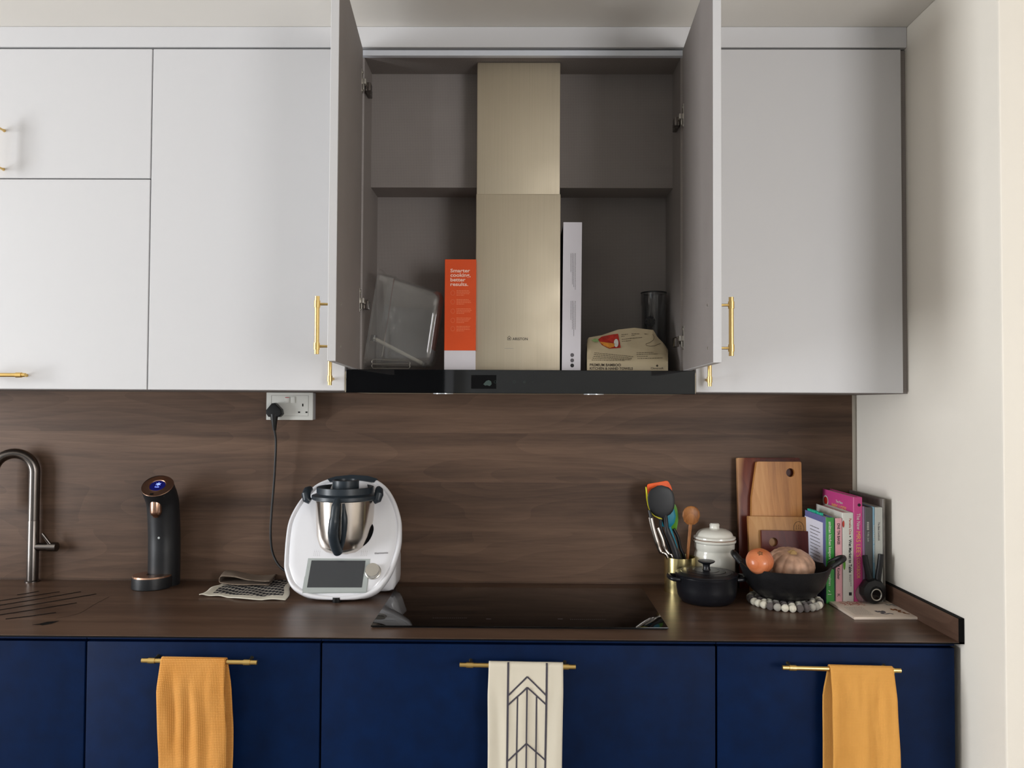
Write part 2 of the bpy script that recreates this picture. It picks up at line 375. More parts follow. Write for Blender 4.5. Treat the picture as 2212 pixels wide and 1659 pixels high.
def tube(bm, pts, rad, n=12, closed=False, caps=True, flat=None):
    pts = [Vector(p) for p in pts]; N_ = len(pts)
    rads = rad if isinstance(rad, (list, tuple)) else [rad]*N_
    rings = []; prev = None
    for i, p in enumerate(pts):
        if closed: t = pts[(i+1) % N_]-pts[i-1]
        else: t = (pts[min(i+1, N_-1)]-pts[max(i-1, 0)])
        t.normalize()
        if prev is None:
            a = Vector((0, 0, 1)) if abs(t.z) < 0.9 else Vector((0, 1, 0))
            u = t.cross(a).normalized()
        else:
            u = (prev - t*prev.dot(t)).normalized()
        v = t.cross(u); prev = u
        r = rads[i]; fu = flat if flat else 1
        rings.append([bm.verts.new(p + u*math.cos(2*PI*k/n)*r + v*math.sin(2*PI*k/n)*r*fu) for k in range(n)])
    rng = range(N_) if closed else range(N_-1)
    for i in rng:
        a, b = rings[i], rings[(i+1) % N_]
        for k in range(n):
            bm.faces.new((a[k], a[(k+1) % n], b[(k+1) % n], b[k]))
    if caps and not closed:
        bm.faces.new(rings[0][::-1]); bm.faces.new(rings[-1])
    return rings
def cyl(bm, a, b, r, n=24, r2=None):
    return tube(bm, [a, b], [r, r if r2 is None else r2], n)
def spline(pts, k=8):
    """Catmull-Rom through 3D points"""
    P = [Vector(p) for p in pts]; P = [P[0]*2-P[1]] + P + [P[-1]*2-P[-2]]; out = []
    for i in range(1, len(P)-2):
        for j in range(k):
            t = j/k; a, b, c, d = P[i-1], P[i], P[i+1], P[i+2]
            out.append(0.5*((2*b)+(-a+c)*t+(2*a-5*b+4*c-d)*t*t+(-a+3*b-3*c+d)*t**3))
    out.append(P[-2]); return out
def frame(o, x, y):
    x = Vector(x).normalized(); y = Vector(y); y = (y - x*y.dot(x)).normalized(); z = x.cross(y)
    o = Vector(o)
    return Matrix(((x.x, y.x, z.x, o.x), (x.y, y.y, z.y, o.y), (x.z, y.z, z.z, o.z), (0, 0, 0, 1)))
def prism(bm, outline, mtx, t, bev=0.0, holes=None, seg=2):
    """outline in local xy (front at z=0, body goes to -t)"""
    def ring(z): return [bm.verts.new(mtx @ Vector((x, y, z))) for x, y in outline]
    if not holes:
        a = ring(0); b = ring(-t)
        fa = bm.faces.new(a); fb = bm.faces.new(b[::-1])
        n = len(a); sides = [bm.faces.new((a[i], b[i], b[(i+1) % n], a[(i+1) % n])) for i in range(n)]
        if bev > 0:
            es = list(set(fa.edges) | set(fb.edges))
            bmesh.ops.bevel(bm, geom=es, offset=bev, segments=seg, profile=0.6, affect='EDGES', clamp_overlap=True)
        return
    tmp = bmesh.new(); loops = [outline]+holes; es = []; back = []
    for lp in loops:
        vs = [tmp.verts.new((x, y, 0)) for x, y in lp]
        es += [tmp.edges.new((vs[i], vs[(i+1) % len(vs)])) for i in range(len(vs))]
    bmesh.ops.triangle_fill(tmp, use_beauty=True, use_dissolve=False, edges=es)
    ext = bmesh.ops.extrude_face_region(tmp, geom=list(tmp.faces))
    bmesh.ops.translate(tmp, verts=[v for v in ext['geom'] if isinstance(v, bmesh.types.BMVert)], vec=(0, 0, -t))
    vm = {}
    for v in tmp.verts: vm[v] = bm.verts.new(mtx @ v.co)
    for f in tmp.faces: bm.faces.new([vm[v] for v in f.verts])
    tmp.free()
def rrect(x0, x1, y0, y1, r, k=5):
    out = []
    for cx, cy, a0 in ((x1-r, y1-r, 0), (x0+r, y1-r, 90), (x0+r, y0+r, 180), (x1-r, y0+r, 270)):
        for i in range(k+1):
            a = R(a0+90*i/k); out.append((cx+r*math.cos(a), cy+r*math.sin(a)))
    return out
def circ(cx, cy, r, n=28, ry=None): return [(cx+r*math.cos(2*PI*i/n), cy+(ry or r)*math.sin(2*PI*i/n)) for i in range(n)]
def poly(bm, pts, mi=0):
    f = bm.faces.new([bm.verts.new(p) for p in pts]); f.material_index = mi; return f
def text(name, s, mtx, width, m, parent, height=None, bold=0.0, font_h=None):
    """lettering as mesh; origin = lower left of the text box in frame mtx"""
    c = bpy.data.curves.new(name, 'FONT'); c.body = s; c.size = 1.0; c.extrude = 0.004; c.resolution_u = 3; c.offset = bold
    c.space_line = 0.95
    o = bpy.data.objects.new(name, c); COL.objects.link(o)
    bpy.context.view_layer.update()
    dg = bpy.context.evaluated_depsgraph_get()
    me = bpy.data.meshes.new_from_object(o.evaluated_get(dg))
    bpy.data.objects.remove(o, do_unlink=True); bpy.data.curves.remove(c)
    xs = [v.co.x for v in me.vertices]; ys = [v.co.y for v in me.vertices]
    w0, h0 = max(xs)-min(xs), max(ys)-min(ys); mnx, mny = min(xs), min(ys)
    sx = width/w0; sy = (height/h0) if height else sx
    T = mtx @ Matrix.Diagonal((sx, sy, 0.05, 1)) @ Matrix.Translation((-mnx, -mny, 0))
    bm = bmesh.new(); bm.from_mesh(me); bpy.data.meshes.remove(me)
    bmesh.ops.transform(bm, matrix=T, verts=bm.verts)
    return link(name, bm, m, parent, smooth=False)
def scribble(name, mtx, rows, x0, x1, ytop, pitch, h, m, parent, seed=1, ragged=True):
    """print too small to read in the photo: rows of short word-long strokes"""
    rnd = random.Random(seed); bm = B()
    for r in range(rows):
        x = x0; y = ytop-r*pitch; end = x1 if not ragged else x1-(x1-x0)*rnd.uniform(0, .25)
        if ragged and r == rows-1: end = x0+(x1-x0)*0.5
        while x < end:
            wd = rnd.uniform(1.5, 5)*h; wd = min(wd, end-x)
            poly(bm, [mtx @ Vector(p) for p in ((x, y-h/2, 0), (x+wd, y-h/2, 0), (x+wd, y+h/2, 0), (x, y+h/2, 0))])
            x += wd+h*0.7
    return link(name, bm, m, parent, smooth=False)
def strip(bm, pts, wd, nrm):
    """flat ribbon along pts lying in plane with normal nrm"""
    pts = [Vector(p) for p in pts]; nrm = Vector(nrm); L_ = []; R_ = []
    for i, p in enumerate(pts):
        t = (pts[min(i+1, len(pts)-1)]-pts[max(i-1, 0)]).normalized(); s = t.cross(nrm).normalized()*wd/2
        L_.append(bm.verts.new(p+s)); R_.append(bm.verts.new(p-s))
    for i in range(len(pts)-1): bm.faces.new((L_[i], L_[i+1], R_[i+1], R_[i]))

# ------------------------------------------------------------------ key dimensions
ZC = 0.9            # worktop surface
XR = 1.066          # right wall
YF = -0.345         # upper door faces
ZB = 1.497          # underside of upper cabinets
ZT = 2.45           # top of upper doors
ZCEIL = 2.512
XL, RY = -4.6, -4.8
# ------------------------------------------------------------------ room shell
bm = B(); box(bm, XL-.1, 3.3, 0, .1, 0, ZCEIL); struct('wall_back', bm, M['wall'])
bm = B(); box(bm, XR, 3.3, -0.757, 0, 0, ZCEIL, bev=.004); struct('wall_right', bm, M['wall'])
bm = B(); box(bm, XL-.1, 3.3, RY-.1, .1, ZCEIL, ZCEIL+.1); struct('ceiling', bm, M['ceiling'])
bm = B(); box(bm, XL-.1, 3.3, RY-.1, .1, -.1, 0); struct('floor', bm, M['floor'])
bm = B(); box(bm, 3.2, 3.3, RY, -.79, 0, ZCEIL); struct('wall_far_right', bm, M['wall'])
def holed(name, plane, lo, hi, a0, a1, h0, h1, m):
    """wall with one window opening"""
    bm = B()
    segs = ((lo, a0, 0, ZCEIL), (a1, hi, 0, ZCEIL), (a0, a1, 0, h0), (a0, a1, h1, ZCEIL))
    for s in segs:
        if plane == 'x': box(bm, XL-.1, XL, s[0], s[1], s[2], s[3])
        else: box(bm, s[0], s[1], RY-.1, RY, s[2], s[3])
    return struct(name, bm, m)
holed('wall_left', 'x', RY, .1, -3.5, -.9, .5, 2.1, M['wall'])
holed('wall_rear', 'y', XL, 3.2, 1.8, 3.1, .8, 2.2, M['rear'])
def win(name, plane, a0, a1, h0, h1):
    bm = B(); t = .05
    def bb(p, q, z0, z1):
        if plane == 'x': box(bm, XL-.07, XL-.03, p, q, z0, z1, bev=.003)
        else: box(bm, p, q, RY-.07, RY-.03, z0, z1, bev=.003)
    bb(a0, a0+t, h0, h1); bb(a1-t, a1, h0, h1); bb(a0+t, a1-t, h0, h0+t); bb(a0+t, a1-t, h1-t, h1)
    bb((a0+a1)/2-t/2, (a0+a1)/2+t/2, h0+t, h1-t)
    o = struct(name, bm, M['edge'])
    return o
win('window_1', 'x', -3.5, -.9, .5, 2.1)
win('window_2', 'y', 1.8, 3.1, .8, 2.2)
bm = B(); box(bm, -1.75, -.62, RY, RY+.045, 0, 2.1, bev=.004); struct('reflected_dark_panel', bm, M['reflected_dark'])  # unseen dark panel, added so the hood glass reflects dark at left
bm = B()
box(bm, -1.82, -1.75, RY, RY+.06, 0, 2.17, bev=.003); box(bm, -.62, -.55, RY, RY+.06, 0, 2.17, bev=.003); box(bm, -1.82, -.55, RY, RY+.06, 2.10, 2.17, bev=.003)
struct('trim_1', bm, M['edge'])  # pale frame added with it, gives the light strip in the hood reflection

# ------------------------------------------------------------------ backsplash, worktop, upstand
bm = B(); box(bm, -2.2, PY(1841, 950, -.012).x, -.012, -.0005, ZC, ZB+.02)
tag(link('walnut_backsplash', bm, M['walnut'], smooth=False), 'dark walnut wood-look splashback panel behind the worktop', 'backsplash')
wt = thing('kitchen_worktop', 'long dark walnut laminate worktop with black thin edge above the navy units', 'countertop', (-.55, -.3, ZC-.007))
bm = B(); box(bm, -2.2, XR-.001, -.6, -.0125, ZC-.001, ZC)
link('worktop_surface', bm, M['walnut_top'], wt, smooth=False)
bm = B(); box(bm, -2.2, XR-.001, -.6, -.0125, ZC-.0045, ZC-.001)
lab(link('worktop_core', bm, M['core'], wt, smooth=False), 'black core edge')
for a, b in (((37, 1285), (84, 1277)), ((-60, 1306), (129, 1278)), ((-60, 1317), (175, 1278)), ((-60, 1327), (208, 1283)), ((-60, 1337), (166, 1302)), ((12, 1337), (121, 1323))):
    bm = B(); p0 = PZ(a[0], a[1], ZC+.0004); p1 = PZ(b[0], b[1], ZC+.0004); mid = (p0+p1)/2+Vector((0, -.004, 0))
    pts = spline([p0, mid, p1], 6); strip(bm, pts, .0085, (0, 0, 1))
    lab(link('drain_groove', bm, M['core'], wt, smooth=False), 'dark routed drainage groove')
bm = B(); a = PZ(68, 1350, ZC+.0005); b = PZ(128, 1341, ZC+.0005); c1 = PZ(102, 1343, ZC+.0005); c2 = PZ(92, 1350.5, ZC+.0005)
poly(bm, [a, PZ(85, 1349.5, ZC+.0005), c2, PZ(112, 1347, ZC+.0005), b, PZ(115, 1342, ZC+.0005), c1, PZ(86, 1347, ZC+.0005)])
lab(link('finger_slot', bm, M['core'], wt, smooth=False), 'small black leaf-shaped slot')
bm = B(); strip(bm, spline([PZ(236, 1289, ZC+.0004), PZ(205, 1305, ZC+.0004), PZ(170, 1325, ZC+.0004), PZ(120, 1336, ZC+.0004)], 5), .0012, (0, 0, 1))
link('seam', bm, M['core'], wt, smooth=False)
us = thing('worktop_upstand', 'low walnut upstand strip running along the right wall', 'upstand', (XR-.006, -.3, ZC))
bm = B(); box(bm, XR-.013, XR-.0005, -.598, -.0125, ZC, ZC+.055); link('upstand_panel', bm, M['walnut_side'], us, smooth=False)
bm = B(); box(bm, XR-.0135, XR-.0005, -.6, -.598, ZC-.0045, ZC+.056); box(bm, XR-.0135, XR-.0005, -.6, -.0125, ZC+.055, ZC+.0565)
lab(link('edge_band', bm, M['core'], us, smooth=False), 'black edging')

# ------------------------------------------------------------------ brass bar pulls
def pull(bm, p0, p1, face_dir, off, rad=.0055, inset=.018):
    """bar from p0 to p1, posts going along face_dir for distance off"""
    p0 = Vector(p0); p1 = Vector(p1); d = (p1-p0).normalized(); fd = Vector(face_dir)
    cyl(bm, p0, p1, rad, 20)
    for q in (p0+d*inset, p1-d*inset):
        cyl(bm, q-d*.008, q+d*.008, rad*1.28, 20)
        tube(bm, [q, q+fd*(off*.75), q+fd*off], [rad*.62, rad*.5, rad*.8], 14)
# ------------------------------------------------------------------ upper cabinets
def door_panel(x0, x1, z0, z1, parent, m=None, y=YF, t=.019, g=.0016):
    bm = B(); box(bm, x0+g, x1-g, y, y+t, z0+g, z1-g, bev=.0012, seg=1); return link('door', bm, m or M['white'], parent, ang=30)
def X_(px, py, y=YF): return PY(px, py, y).x
def Z_(px, py, y=YF): return PY(px, py, y).z
HO = .034
xs1 = X_(324, 470)      # seam between the left units
xs2 = X_(746, 830)      # left neighbour / hood
xs3 = X_(1502, 830)
xe = X_(1953, 500)
# left unit with two stacked doors
ua = thing('wall_cabinet', 'white handled wall cabinet at far left with a small door above a bigger one', 'cabinet', ((xs1-1.75)/2, -.17, ZB), 'white wall cabinets')
bm = B(); box(bm, -1.9, xs1-.001, YF+.021, -.001, ZB, ZT-.002); link('cabinet_body', bm, M['linen'], ua, smooth=False)
zm = Z_(160, 386)
d = door_panel(X_(-28, 200), xs1, zm, ZT, ua); lab(d, 'upper door of the pair')
bm = B(); yb = YF-HO; x = X_(-9, 315, yb)
pull(bm, (x, yb, Z_(-9, 372, yb)), (x, yb, Z_(-9, 259, yb)), (0, 1, 0), HO); link('handle', bm, M['brassz'], d)
d = door_panel(-1.9, X_(-28, 200), zm, ZT, ua)
d = door_panel(X_(-317, 500), xs1, ZB, zm, ua); lab(d, 'lower wide door')
bm = B(); z = Z_(30, 810, yb); pull(bm, (X_(-50, 810, yb), yb, z), (X_(55, 810, yb), yb, z), (0, 1, 0), HO); link('handle', bm, M['brass'], d)
# second unit
ub = thing('wall_cabinet', 'white wall cabinet left of the open hood cabinet, tall single door shut', 'cabinet', ((xs1+xs2)/2, -.17, ZB), 'white wall cabinets')
bm = B(); box(bm, xs1+.001, xs2-.001, YF+.021, -.001, ZB, ZT-.002); link('cabinet_body', bm, M['linen'], ub, smooth=False)
d = door_panel(xs1, xs2, ZB, ZT, ub)
bm = B(); x = X_(712.5, 810, yb); zz = Z_(712, 832, yb); pull(bm, (x, yb, zz), (x, yb, zz+.132), (0, 1, 0), HO); link('handle', bm, M['brassz'], d)
# right unit
ud = thing('wall_cabinet', 'white wall cabinet right of the open hood cabinet, beside the cream wall', 'cabinet', ((xs3+xe)/2, -.17, ZB), 'white wall cabinets')
bm = B(); box(bm, xs3+.001, xe-.002, YF+.021, -.001, ZB, ZT-.002); link('cabinet_body', bm, M['linen'], ud, smooth=False)
d = door_panel(xs3, X_(1950, 500), ZB, ZT, ud)
bm = B(); x = X_(1533, 810, yb); zz = Z_(1533, 834.5, yb); pull(bm, (x, yb, zz), (x, yb, zz+.132), (0, 1, 0), HO); link('handle', bm, M['brassz'], d)
bm = B(); box(bm, xe-.0015, XR-.0005, YF+.012, -.001, ZB, ZT); lab(link('side_filler', bm, M['linen_side'], ud, smooth=False), 'narrow grey filler strip beside the wall')
# cornice board above everything
bm = B(); box(bm, -2.2, XR-.0005, YF, -.001, ZT+.004, ZCEIL-.0005, bev=.001, seg=1)
o = struct('trim_2', bm, M['white'])

# hood cabinet, doors open
XI0, XI1 = -.439, .445
YI = YF+.02
hc = thing('hood_cabinet', 'open-fronted grey-lined wall cabinet housing the steel chimney, both doors swung open', 'cabinet', (0, -.17, 1.552))
def pbox(name, *a, m='linen', lb=None, bev=0):
    bm = B(); box(bm, *a, bev=bev, seg=1); o = link(name, bm, M[m], hc, smooth=False)
    if lb: lab(o, lb)
    return o
ZI = 2.433; ZFLOOR = 1.556
pbox('side_panel', xs2+.001, XI0, YI, -.001, ZFLOOR, ZI, m='linen_side')
pbox('side_panel', XI1, xs3-.001, YI, -.001, ZFLOOR, ZI, m='linen_side')
pbox('top_panel', xs2+.001, xs3-.001, YI, -.001, ZI, ZT-.002)
pbox('front_rail', xs2+.02, xs3-.02, YF+.006, YI, ZI, ZT-.002, m='edge', lb='white front edge of the top panel')
YU, YL, ZL = -.215, -.105, 2.097
pbox('upper_back_panel', XI0, XI1, YU, -.06, ZL, ZI)
pbox('lower_back_panel', XI0, XI1, YL, -.09, ZFLOOR, ZL)
pbox('bottom_panel', XI0, XI1, YI+.004, YL, ZFLOOR-.004, ZFLOOR)
zd0 = ZFLOOR+.001; zd1 = ZT-.004; T = .019
def swung(hx, fx, side):
    """open door; inner face from hinge (hx, YF) to free end fx; side=-1 left door"""
    fy = YF-.425
    h = Vector((hx, YF, 0)); f = Vector((fx, fy, 0)); dv = (f-h).normalized()
    out = Vector((side, 0, 0)); out = (out-dv*out.dot(dv)).normalized()
    L_ = (f-h).length
    mt = frame((h.x, h.y, zd0), dv, out)
    # local x along the door, y outwards, z = x cross y (up or down)
    zs = 1 if mt.to_3x3().col[2].z > 0 else -1
    z0, z1 = (0, (zd1-zd0)) if zs > 0 else (-(zd1-zd0), 0)
    bm = B(); box(bm, 0.0, L_, .0008, T, z0, z1, bev=.0008, seg=1, mtx=mt)
    d = link('door', bm, M['white'], hc, ang=30)
    bm = B(); box(bm, 0.0012, L_-.0012, 0, .0009, z0+zs*.0012, z1-zs*.0012, mtx=mt)
    lab(link('inner_face', bm, M['linen_side'], d, smooth=False), 'grey linen-textured inside face')
    # handle near the free lower corner
    hx_ = L_-.062; bm = B(); p = mt @ Vector((hx_, T+HO, 0)); 
    za, zb_ = (Z_(689, 765, p.y), Z_(689, 640, p.y)) if side < 0 else (Z_(1577, 769, p.y), Z_(1577, 642, p.y))
    pull(bm, (p.x, p.y, za), (p.x, p.y, zb_), -out, HO); link('handle', bm, M['brassz'], d)
    for zq in (za+.018, zb_-.018):
        bm = B(); q = mt @ Vector((hx_, 0, 0)); q.z = zq; cyl(bm, q, q-out*.0012, .003, 12); link('screw', bm, M['chrome'], d)
    return d, mt, out
dl, mtl, outl = swung(XI0-.001, PY(727.5, 600, YF-.425).x, -1)
dr, mtr, outr = swung(XI1+.002, PY(1540, 600, YF-.425).x, 1)
def hinge(door, X, zc, side):
    """concealed hinge: plate on the door, cranked arm, clip on the cabinet side; side=+1: arm points right (left door)"""
    bm = B(); s = side; y = YF-.012
    box(bm, X, X+s*.0025, y-.010, y+.006, zc-.030, zc+.034, bev=.001)
    bm2 = [(X+s*.002, y, zc), (X+s*.012, y+.004, zc+.002), (X+s*.019, y+.016, zc-.004), (X+s*.010, y+.045, zc-.006)]
    box(bm, min(X+s*.002, X+s*.013), max(X+s*.002, X+s*.013), y-.006, y+.010, zc-.007, zc+.008, bev=.002)
    box(bm, min(X+s*.004, X+s*.008), max(X+s*.004, X+s*.008), y-.008, y+.004, zc-.024, zc-.008, bev=.001)
    for dz in (-.024, .026): 
        cyl(bm, (X+s*.002, y-.002, zc+dz), (X+s*.0045, y-.002, zc+dz), .0035, 12)
    hg_ = lab(link('hinge', bm, M['chrome'], door), 'nickel concealed hinge'); bm = B()
    xa_, xb_ = sorted((X+s*.010, X+s*.024)); box(bm, xa_, xb_, y+.004, y+.03, zc-.022, zc+.002, bev=.003)
    xa_, xb_ = sorted((X+s*.0025, X+s*.014)); box(bm, xa_, xb_, y+.026, y+.085, zc-.014, zc+.008, bev=.002)
    lab(link('hinge_arm', bm, M['gun'], hg_), 'dark cranked hinge arm')
hinge(dl, XI0-.001, Z_(785, 181), 1); hinge(dl, XI0-.001, Z_(785, 651), 1)
hinge(dr, XI1+.002, Z_(1465, 256), -1); hinge(dr, XI1+.002, Z_(1465, 732), -1)

# ------------------------------------------------------------------ range hood
rh = thing('range_hood', 'chimney range hood with black glass front strip and brushed steel flue', 'range hood', (0.005, -.18, 1.492))
YH = -.362
h0 = PY(747, 849, YH); h1 = PY(1502, 851, YH)
zt = ZFLOOR-.0045; zb = PY(1125, 850, YH).z
bm = B(); box(bm, xs2+.002, xs3-.002, YH+.006, -.013, zb+.002, zt); link('canopy', bm, M['steel'], rh, smooth=False)
bm = B(); box(bm, h0.x, h1.x, YH, YH+.006, zb, ZFLOOR+.0005, bev=.001, seg=1); gl = lab(link('glass_front', bm, M['blackglass'], rh, ang=30), 'glossy black glass control strip')
bm = B(); e = .0004
a = PY(1018, 810, YH-e); b = PY(1072, 840, YH-e); box(bm, a.x, b.x, YH-e, YH, b.z, a.z); link('display', bm, M['core'], gl, smooth=False)
bm = B()
pts = [(1044, 830), (1050, 823), (1056, 821), (1061, 824), (1062, 830), (1058, 834), (1052, 832), (1048, 833)]
poly(bm, [PY(x, y, YH-.0008) for x, y in pts]); 
for cx in (1070, 1111, 1133):
    c = PY(cx, 825, YH-.0006); link('touch_icon', bm, M['glow2'], gl, smooth=False); bm = B(); tube(bm, [c+Vector((.0035*math.cos(a), 0, .0035*math.sin(a))) for a in [2*PI*i/14 for i in range(14)]], .0003, 4, closed=True)
for cx in (1094, 1150, 1170):
    c = PY(cx, 825, YH-.0006); link('touch_icon', bm, M['glow2'], gl, smooth=False); bm = B(); cyl(bm, c, c+Vector((.003, 0, .002)), .0004, 6)
link('touch_icon', bm, M['glow2'], gl, smooth=False)
YCH = -.302
def flue(name, x0, x1, pyt, pyb, y, lb, ztop=None):
    a = PY(x0, pyt, y); b = PY(x1, pyb, y)
    bm = B(); box(bm, a.x, b.x, y, YL-.001 if ztop is None else YU-.001, zt if ztop is None else b.z, a.z if ztop is None else ztop, bev=.004, seg=2)
    o = link(name, bm, M['steel'], rh, ang=30); lab(o, lb); return o
up = flue('flue_upper', 1031, 1209.5, 140, 470, YCH+.003, 'upper telescopic flue section', ztop=ZI-.001)
lo = flue('flue_lower', 1028.5, 1210, 418, 799, YCH, 'lower flue section')
y = YCH-.0003
a = PY(1107, 735, y); text('lettering', 'ARISTON', frame(a, (1, 0, 0), (0, 0, 1)), PY(1140, 735, y).x-a.x, M['printblack'], lo, height=.0075, bold=.01)
bm = B(); c = PY(1100, 731, y); s = .0045
tube(bm, [c+Vector(p) for p in ((-s, 0, -s), (s, 0, -s), (s, 0, s*.5), (0, 0, s*1.5), (-s, 0, s*.5))], .0006, 4, closed=True)
cyl(bm, c+Vector((0, .0004, -.0005)), c+Vector((0, -.0004, -.0005)), .0018, 10)
link('house_emblem', bm, M['printblack'], lo, smooth=False)
scribble('small_print', frame(PY(1090, 752.5, y), (1, 0, 0), (0, 0, 1)), 1, 0, .025, 0, .003, .0012, M['line'], lo, 3, False)
for px in (957, 1283):
    c = PY(px, 850, YH+.04); bm = B(); cc = Vector((c.x, YH+.045, zb+.002))
    cyl(bm, cc, cc+Vector((0, 0, -.004)), .028, 32); link('hood_lamp', bm, M['lampwhite'], rh)

# ------------------------------------------------------------------ base cabinets
YD = -.588
zr0 = ZC-.005
def drawer_seam(px): return PY(px, 1450, YD).x
seams = [-2.0, drawer_seam(185), drawer_seam(693), drawer_seam(1547.5), PY(2065, 1500, YD).x]
labs = ['navy base unit at far left, plain front below the sink drainage grooves',
        'navy base drawer unit second from left, mustard towel on its brass bar',
        'wide navy base drawer unit below the hob, patterned cream towel on its brass bar',
        'navy base drawer unit at far right next to the cream wall']
ztop = PY(1100, 1392.5, YD).z
bars = [None, ((306.5, 1426.5), (555.5, 1431)), ((993, 1436), (1243.5, 1440.5)), ((1690, 1442), (1945.5, 1448.5))]
YBAR = YD-.034; BARS = []
for i in range(4):
    x0, x1 = seams[i], seams[i+1]
    u = thing('base_cabinet', labs[i], 'cabinet', ((x0+x1)/2, -.29, 0), 'navy base units')
    bm = B(); box(bm, x0, x1-.0005, -.56, -.013, .1, zr0); link('cabinet_body', bm, M['gapdark'], u, smooth=False)
    bm = B(); box(bm, x0+.0006, x1-.0006, YD+.003, -.561, ztop+.0042, zr0-.0003, bev=.0008, seg=1); link('top_rail', bm, M['navy'], u, smooth=False)
    bm = B(); box(bm, x0+.0024, x1-.0024, YD, -.5605, .1, ztop, bev=.0022, seg=2); d = link('drawer_front', bm, M['navy'], u, ang=30)
    bm = B(); box(bm, x0, x1, -.53, -.51, 0, .1); link('plinth', bm, M['navy'], u, smooth=False)
    if bars[i]:
        a = PY(*bars[i][0], YBAR); b = PY(*bars[i][1], YBAR); bm = B(); pull(bm, a, b, (0, 1, 0), .034, inset=.024)
        link('handle', bm, M['brass'], d); BARS.append((a, b))
bm = B(); box(bm, seams[4]+.0005, XR-.001, -.53, -.013, 0, zr0-.001); struct('wall_gap_shade', bm, M['gapdark'])  # black block in the gap beside the wall, standing in for its shade

# ------------------------------------------------------------------ towels over the lower bars
def bar_pt(i, px):
    a, b = BARS[i]; x = PY(px, 1440, YBAR).x; t = (x-a.x)/(b.x-a.x); return a+(b-a)*t
def towel(name, lb, group, bar, px0, px1, pb0, pb1, m, seed, backshift, amp=.004, length=.50, folds=3):
    A = bar_pt(bar, px0); Bp = bar_pt(bar, px1)
    b0 = PY(pb0, 1659, YBAR-.012).x; b1 = PY(pb1, 1659, YBAR-.012).x
    r = .0085; th = .003
    def pos(u, s):
        """u 0..1 across, s signed distance from bar top (front positive)"""
        top = A.lerp(Bp, u); half = r*PI/2
        if abs(s) <= half:
            a = s/r; y = -math.sin(a)*r; z = math.cos(a)*r; x = top.x; w_ = 0
        else:
            dn = abs(s)-half; sg = 1 if s > 0 else -1
            y = -sg*r; z = -dn; w_ = min(1, dn/.06)
            k = min(1, dn/.22)
            x = top.x+((b0*(1-u)+b1*u)-top.x)*k
            n_ = noise.noise(Vector((u*folds+seed, dn*3.0, seed*3.1)))*amp*1.6+math.sin(u*PI*folds+seed+dn*2)*amp*.55
            fine = noise.noise(Vector((u*9+seed, dn*7, 2.0)))*amp*.7
            y += (-abs(n_)-fine if sg > 0 else abs(n_)*.5)*w_
            if sg > 0: y -= .006*w_
            x += noise.noise(Vector((seed, dn*9, u)))*.003*w_
            if sg < 0: x += backshift*w_; y = min(y, .022)
        return Vector((x, YBAR+y, top.z+z))
    NU = 40; ss = [-.30+i*.02 for i in range(14)]+[-.0133+i*.0038 for i in range(8)]+[.018+i*.012 for i in range(int(length/.012))]
    bm = B(); g = [[bm.verts.new(pos(i/NU, s)) for i in range(NU+1)] for s in ss]
    for a, b in zip(g, g[1:]):
        for i in range(NU): bm.faces.new((a[i], a[i+1], b[i+1], b[i]))
    o = link(name, bm, m, None, ang=180)
    md = o.modifiers.new('thickness', 'SOLIDIFY'); md.thickness = th; md.offset = 0
    tag(o, lb, 'towel', group)
    return o, pos
tw1, _ = towel('tea_towel', 'mustard waffle tea towel on the left brass bar, second drawer from left', 'tea towels on the drawer bars', 0, 350, 489, 343, 489, M['yellow'], 1.3, .008, amp=.006)
tw2, tpos = towel('tea_towel', 'cream tea towel with dark chevron stripes on the middle brass bar', 'tea towels on the drawer bars', 1, 1056, 1216, 1053, 1214, M['cream'], 4.2, .0015, amp=.003, folds=2)
tw3, _ = towel('tea_towel', 'mustard tea towel on the right brass bar near the cream wall', 'tea towels on the drawer bars', 2, 1791, 1927, 1795, 1941, M['yellow2'], 7.7, -.010, amp=.0065)
# the printed chevrons of the middle towel
bm = B()
zt_ = bar_pt(1, 1136).z
def pr(px, py):
    p = PY(px, py, YBAR-.012); u = (p.x-bar_pt(1, 1056).x)/(bar_pt(1, 1216).x-bar_pt(1, 1056).x); s = (zt_-p.z)+.0085*PI/2
    q = tpos(u, max(s, .002)); nq = Vector((0, -.0023, .0016 if s < .012 else 0)); return Vector((p.x if s > .0134 else q.x, q.y, q.z))+nq
def pline(a, b, wpx=3.4, n=24):
    pts = [pr(a[0]+(b[0]-a[0])*i/n, a[1]+(b[1]-a[1])*i/n) for i in range(n+1)]
    strip(bm, pts, wpx*1.87/1700, (0, -1, 0))
pline((1098, 1431), (1095, 1690), 4.2, 60); pline((1181.5, 1433), (1177, 1690), 4.2, 60)
for ya, yb_ in ((1461.5, 1501), (1483.5, 1521), (1603, 1641)):
    dx = -2 if ya > 1550 else 0
    pline((1139+dx, ya), (1098+dx*.5, yb_)); pline((1139+dx, ya), (1180+dx, yb_-1))
pline((1138.5, 1484), (1136, 1690), 3.2, 50); pline((1118, 1504), (1115, 1690), 3.2, 50); pline((1159, 1503), (1157, 1690), 3.2, 50)
link('chevron_print', bm, M['printslate'], tw2, smooth=False)

